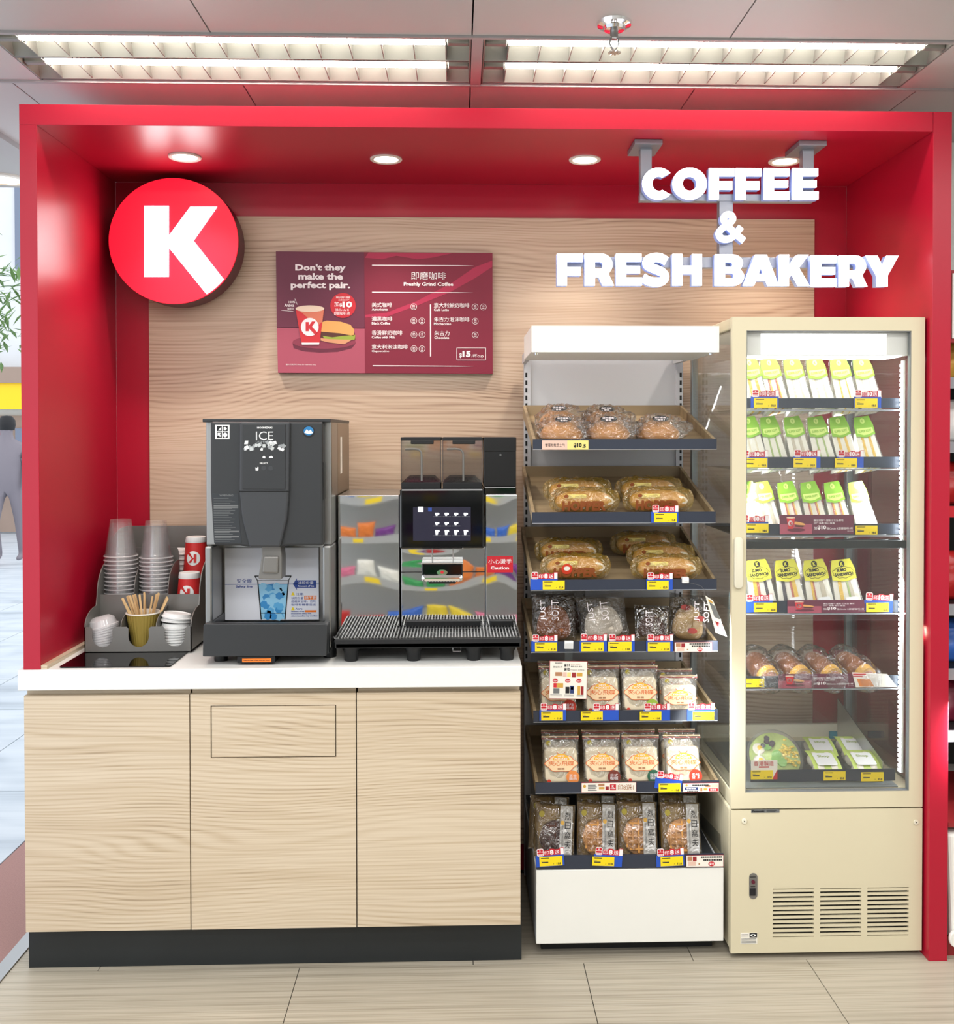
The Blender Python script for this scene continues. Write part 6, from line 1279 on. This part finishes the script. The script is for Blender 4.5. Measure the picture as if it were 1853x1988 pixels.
for i in range(20):
    g_ = i < 12
    xt = random.uniform(-.068, -.004) if g_ else random.uniform(.034, .078)
    xb = random.uniform(.0, .012) if g_ else random.uniform(-.004, .012); yb2 = random.uniform(-.012, .012); yt = random.uniform(-.02, .03)
    top = Vector((xt, yt, .155)); bot = Vector((xb, yb2, .006)); d = (top-bot).normalized()
    o = put('wooden_stirrer', stm, 'stick', None, loc=(p.x+bot.x, .262+bot.y, z0+.003+bot.z-(random.random()*.004)))
    o.rotation_euler = (math.atan2(-d.y, d.z), math.asin(d.x), random.uniform(-.5, .5)); tag(o, 'thin wooden stirrer standing in the kraft paper cup', 'stirrer', 'wooden stirrers in the kraft cup')
# ================================================================= aisle shelf opposite the counter (seen mirrored in the coffee machine)
YA2 = -4.0
mat('aisle_grey', (168, 172, 172), .5); mat('aisle_lt', (232, 236, 234), .5)
t = thing('aisle_shelf', 'grey aisle shelving mirrored in the coffee machine front', 'shelving', (1.0, YA2, 0))
MB().box(-.2, 2.6, YA2-.06, YA2-.03, 0, 1.75).build('back_panel', 'aisle_lt', t); MB().box(-.2, 2.6, YA2-.03, YA2+.40, 0, .14).build('base', 'aisle_grey', t)
LV = (.20, .52, .84, 1.14, 1.44)
for z in LV: s_ = MB().box(-.2, 2.6, YA2-.03, YA2+.36, z-.02, z).build('shelf', 'aisle_lt', t); MB().box(-.2, 2.6, YA2+.36, YA2+.372, z-.035, z+.02).build('price_rail', 'aisle_grey', s_)
cols = ((190, 40, 40), (60, 110, 200), (236, 210, 60), (220, 120, 150), (240, 240, 230), (60, 160, 90), (230, 130, 60), (120, 60, 140)); cn = ('red', 'blue', 'yellow', 'pink', 'white', 'green', 'orange', 'purple')
for i, c in enumerate(cols): mat('snack_'+cn[i], c, .3)
random.seed(21)
pk = pillow(.15, .17, .05, 4, cr=.1)
meshes = {}
ln = ('lowest', 'second', 'third', 'fourth', 'topmost')
for li, z in enumerate(LV):
    for k in range(9):
        x = .45+k*.165; ci = (li*3+k//2+(k % 2)*(li % 2)) % 8
        if ci not in meshes: meshes[ci] = pk.mesh('snack_bag', smooth='weld'); 
        o = put('snack_bag', meshes[ci], 'snack_'+cn[ci], None, loc=(x+random.uniform(-.01, .01), YA2+.28, z+.001)); o.scale = (1, 1, random.uniform(.4, .8)); o.rotation_euler = (.12, 0, math.pi+random.uniform(-.1, .1))
        tag(o, f'{cn[ci]} snack bag on the {ln[li]} aisle shelf, mirrored in the coffee machine', 'snack bag', f'snack bags on the {ln[li]} aisle shelf')
    for k in range(4):
        o = MB().box(0, .10, 0, .001, 0, .035).build('aisle_price_tag', 'yellow_card'); o.location = (.5+k*.42+.1*(li % 2), YA2+.373, z-.027); tag(o, f'yellow price tag on the {ln[li]} aisle shelf rail, mirrored', 'price label', f'yellow tags on the {ln[li]} aisle shelf')
# ================================================================= neighbouring gondola past the red panel
YN = .05; XN = XR+.012
t = thing('side_gondola', 'neighbouring shop shelf just past the red end panel', 'shelving', (XN+.3, .3, 0))
zb1 = at(1850, 1600, YN).z
MB().prism([(YN-.05, .06), (YN+.5, .06), (YN+.5, zb1+.02), (YN-.02, zb1-.02)], XN+.002, XN+.62, 'x').build('plinth_panel', 'rack_white', t, .01); MB().box(XN+.002, XN+.62, YN-.02, YN+.5, .0, .06).build('kick_strip', 'banner_rim', t); MB().box(XN+.002, XN+.62, YN-.024, YN+.5, zb1, zb1+.014).build('plinth_cap', 'banner_rim', t)
p = at(1847, 1822, YN-.055); MB().prism(disc(p.x+.01, p.z, .016, 20, .024), YN-.062, YN-.05).build('plinth_knob', 'rack_white', t, .003)
MB().box(XN+.002, XN+.62, YN+.48, YN+.5, zb1, 2.0).build('back_panel', 'matt_black', t)
for y in (1420, 1300, 1175, 985, 860, 735):
    z = at(1850, y, YN).z; MB().box(XN+.002, XN+.62, YN, YN+.48, z-.012, z).build('shelf', 'matt_black', t); MB().box(XN+.002, XN+.62, YN-.006, YN, z-.03, z+.004).build('price_rail', 'lip_edge' if y not in (985,) else 'promo_red', t)
a, b, c, d = rect(1846, 525, 1990, 665, YN); hp = MB().box(a, b, YN, YN+.05, c, d).build('header_panel', 'banner_rim', t); MB().box(a+.004, b, YN-.004, YN, c+.012, d-.01).build('header_face', 'rack_white', hp)
gz_ = ((735, 'gold_print', 'yellow snack bag'), (860, 'white', 'white snack bag'), (985, 'snack_red', 'red snack bag'), (1175, 'snack_red', 'red snack bag'), (1300, 'snack_blue', 'blue snack bag'), (1420, 'k_side', 'dark maroon snack bag'))
wl = ('under the white header', 'on the second shelf', 'on the red-railed shelf', 'below the red-railed shelf', 'on the fifth shelf', 'on the lowest shelf')
for i, (y, mt, nm_) in enumerate(gz_):
    z = at(1850, y, YN).z
    for k in (0, 1):
        o = put('snack_bag', pk.mesh('snack_bag', smooth='weld'), mt, None, loc=(XN+.085+.17*k, YN+.10, z+.001)); o.scale = (1, 1.2, .8 if i != 3 else .9); o.rotation_euler = (-.12, 0, 0)
        tag(o, f'{nm_} past the red end panel, {wl[i]}'+(' and further in' if k else ''), 'snack bag', 'snack bags past the red end panel')
# ================================================================= street to the left
mat('facade', (206, 208, 212), .7, nz=.1, nscale=2); mat('facade_d', (150, 130, 118), .7, nz=.2, nscale=1.5); mat('sign_y', (244, 200, 20), .5); mat('win', (110, 120, 140), .2); mat('van', (220, 222, 228), .35); mat('bark', (90, 74, 60), .8); mat('leaf', (96, 130, 70), .5); mat('tyre', (30, 30, 32), .8); mat('person_top', (126, 120, 128), .8)
YQ_ = 13.0
t = thing('shop_building', 'pale building with yellow shop fascia across the street', 'building', (-6, YQ_, 0))
MB().box(-14, -3.2, YQ_, YQ_+2, -.1, 9).build('wall', 'facade', t)
def onf(x, y, Y=YQ_): return at(x, y, Y)
za, zb2 = onf(20, 745).z, onf(20, 795).z; MB().box(-12, -3.25, YQ_-.25, YQ_, zb2, za).build('fascia', 'sign_y', t); MB().box(-12, -3.25, YQ_-.3, YQ_, za, za+.25).build('canopy', 'facade_d', t); MB().box(-12, -3.3, YQ_-.05, YQ_, 0, zb2-.1).build('shopfront', 'facade_d', t)
for k in range(6):
    w0 = -11.6+k*1.45
    wv = MB().box(w0, w0+1.0, YQ_-.04, YQ_, 4.2, 5.8).build('window', 'win', t); MB().box(w0+.47, w0+.53, YQ_-.06, YQ_-.04, 4.2, 5.8).build('window_bar', 'white', wv)
    wv = MB().box(w0, w0+1.2, YQ_-.08, YQ_-.05, .5, zb2-.3).build('window', ('snack_red', 'win', 'facade')[k % 3], t)
# person walking past, mostly hidden by the niche side
def person(x, y):
    t = thing('person', 'person in mauve jacket and dark trousers walking by outside', 'person', (x, y, 0))
    me = bpy.data.meshes.new('body'); V = [(0, 0, .95), (0, 0, 1.2), (0, 0, 1.42), (0, 0, 1.52), (0, 0, 1.62), (0, 0, 1.72), (-.2, 0, 1.40), (-.26, -.02, 1.12), (-.24, -.12, .9), (.2, 0, 1.40), (.26, .02, 1.12), (.24, -.06, .9), (-.1, 0, .9), (-.11, -.12, .5), (-.11, .02, .08), (-.11, -.14, .04), (.1, 0, .9), (.11, .1, .5), (.11, .16, .08), (.11, .02, .04)]
    E_ = [(0, 1), (1, 2), (2, 3), (3, 4), (4, 5), (2, 6), (6, 7), (7, 8), (2, 9), (9, 10), (10, 11), (0, 12), (12, 13), (13, 14), (14, 15), (0, 16), (16, 17), (17, 18), (18, 19)]
    R_ = [.15, .15, .15, .06, .09, .07, .075, .05, .035, .075, .05, .035, .1, .07, .045, .03, .1, .07, .045, .03]
    me.from_pydata(V, E_, []); o = link(bpy.data.objects.new('body', me)); sk = o.modifiers.new('s', 'SKIN'); sub = o.modifiers.new('d', 'SUBSURF'); sub.levels = 1; sub.render_levels = 1
    for i, r in enumerate(R_): me.skin_vertices[0].data[i].radius = (r, r)
    me.skin_vertices[0].data[0].use_root = True
    bpy.context.view_layer.update(); m2 = bpy.data.meshes.new_from_object(o.evaluated_get(bpy.context.evaluated_depsgraph_get())); bpy.data.objects.remove(o)
    m2.materials.clear(); m2.materials.append(M['person_top']); m2.polygons.foreach_set('use_smooth', [True]*len(m2.polygons))
    b = link(bpy.data.objects.new('body', m2)); b.parent = t
    MB().lathe([(.001, .12), (.06, .11), (.095, .06), (.1, 0), (.085, -.06)], (0, .01, 1.68), 18, caps=False).build('hair', 'ink', t, smooth=True, local=True)
    return t
pp = atz(12, 1085, 0); person(at(14, 1000, 9.2).x, 9.2)
# tree by the pavement
tx_ = at(-6, 450, 3.2)
t = thing('street_tree', 'green-leaved street tree beside the pavement', 'tree', (tx_.x-.25, 3.2, 0))
MB().tube([(tx_.x-.25, 3.2, 0), (tx_.x-.27, 3.2, 1.2), (tx_.x-.22, 3.2, 2.2), (tx_.x-.2, 3.2, 3.0)], .05, 8).build('trunk', 'bark', t)
random.seed(31); m = MB()
for i in range(420):
    c = Vector((tx_.x-.16+random.gauss(0, .16), 3.2+random.gauss(0, .2), 2.38+random.gauss(0, .17))); R = Matrix.Translation(c) @ Matrix.Rotation(random.uniform(0, 6.28), 4, 'Z') @ Matrix.Rotation(random.uniform(-1, 1), 4, 'X')
    m.add([(0, 0, 0), (.014, .05, .005), (0, .12, 0), (-.014, .05, .005)], [(0, 1, 2, 3)], R)
m.build('foliage', 'leaf', t)['kind'] = 'stuff'
# outer canopy ceiling, its lamp and downlight
oc = struct(MB().box(-1.5, -.42, -2, 2.2, 2.84, 2.92).build('ceiling_canopy', 'tbar'))
struct(MB().box(-.46, -.36, -5.2, 1.3, CEIL-.02, 2.84).build('trim_lintel', 'tbar'))
p = atz(24, 348, 2.835); t = thing('canopy_downlight', 'round downlight under the street canopy', 'downlight', (p.x-.04, p.y, 2.84)); MB().lathe([(.11, 0), (.11, -.01), (.09, -.014)], (0, 0, 0), 28, caps=False).build('ring', 'lamp_ring', t, smooth=True, local=True); MB().lathe([(.001, -.008), (.09, -.008)], (0, 0, 0), 28, caps=False).build('lens', 'em_down', t, local=True)
p = atz(14, 238, 2.835); t = thing('led_fitting', 'slim LED fitting under the street canopy', 'lamp', (p.x-.12, p.y, 2.84)); MB().box(-.2, .16, -.05, .05, -.02, 0).build('tray', 'charcoal_lt', t, .006, local=True)
for i in range(6): MB().lathe([(.001, -.021), (.018, -.021), (.02, -.018)], (-.16+i*.055, 0, 0), 12, caps=False).build('led_lens', 'em_white', t, local=True)
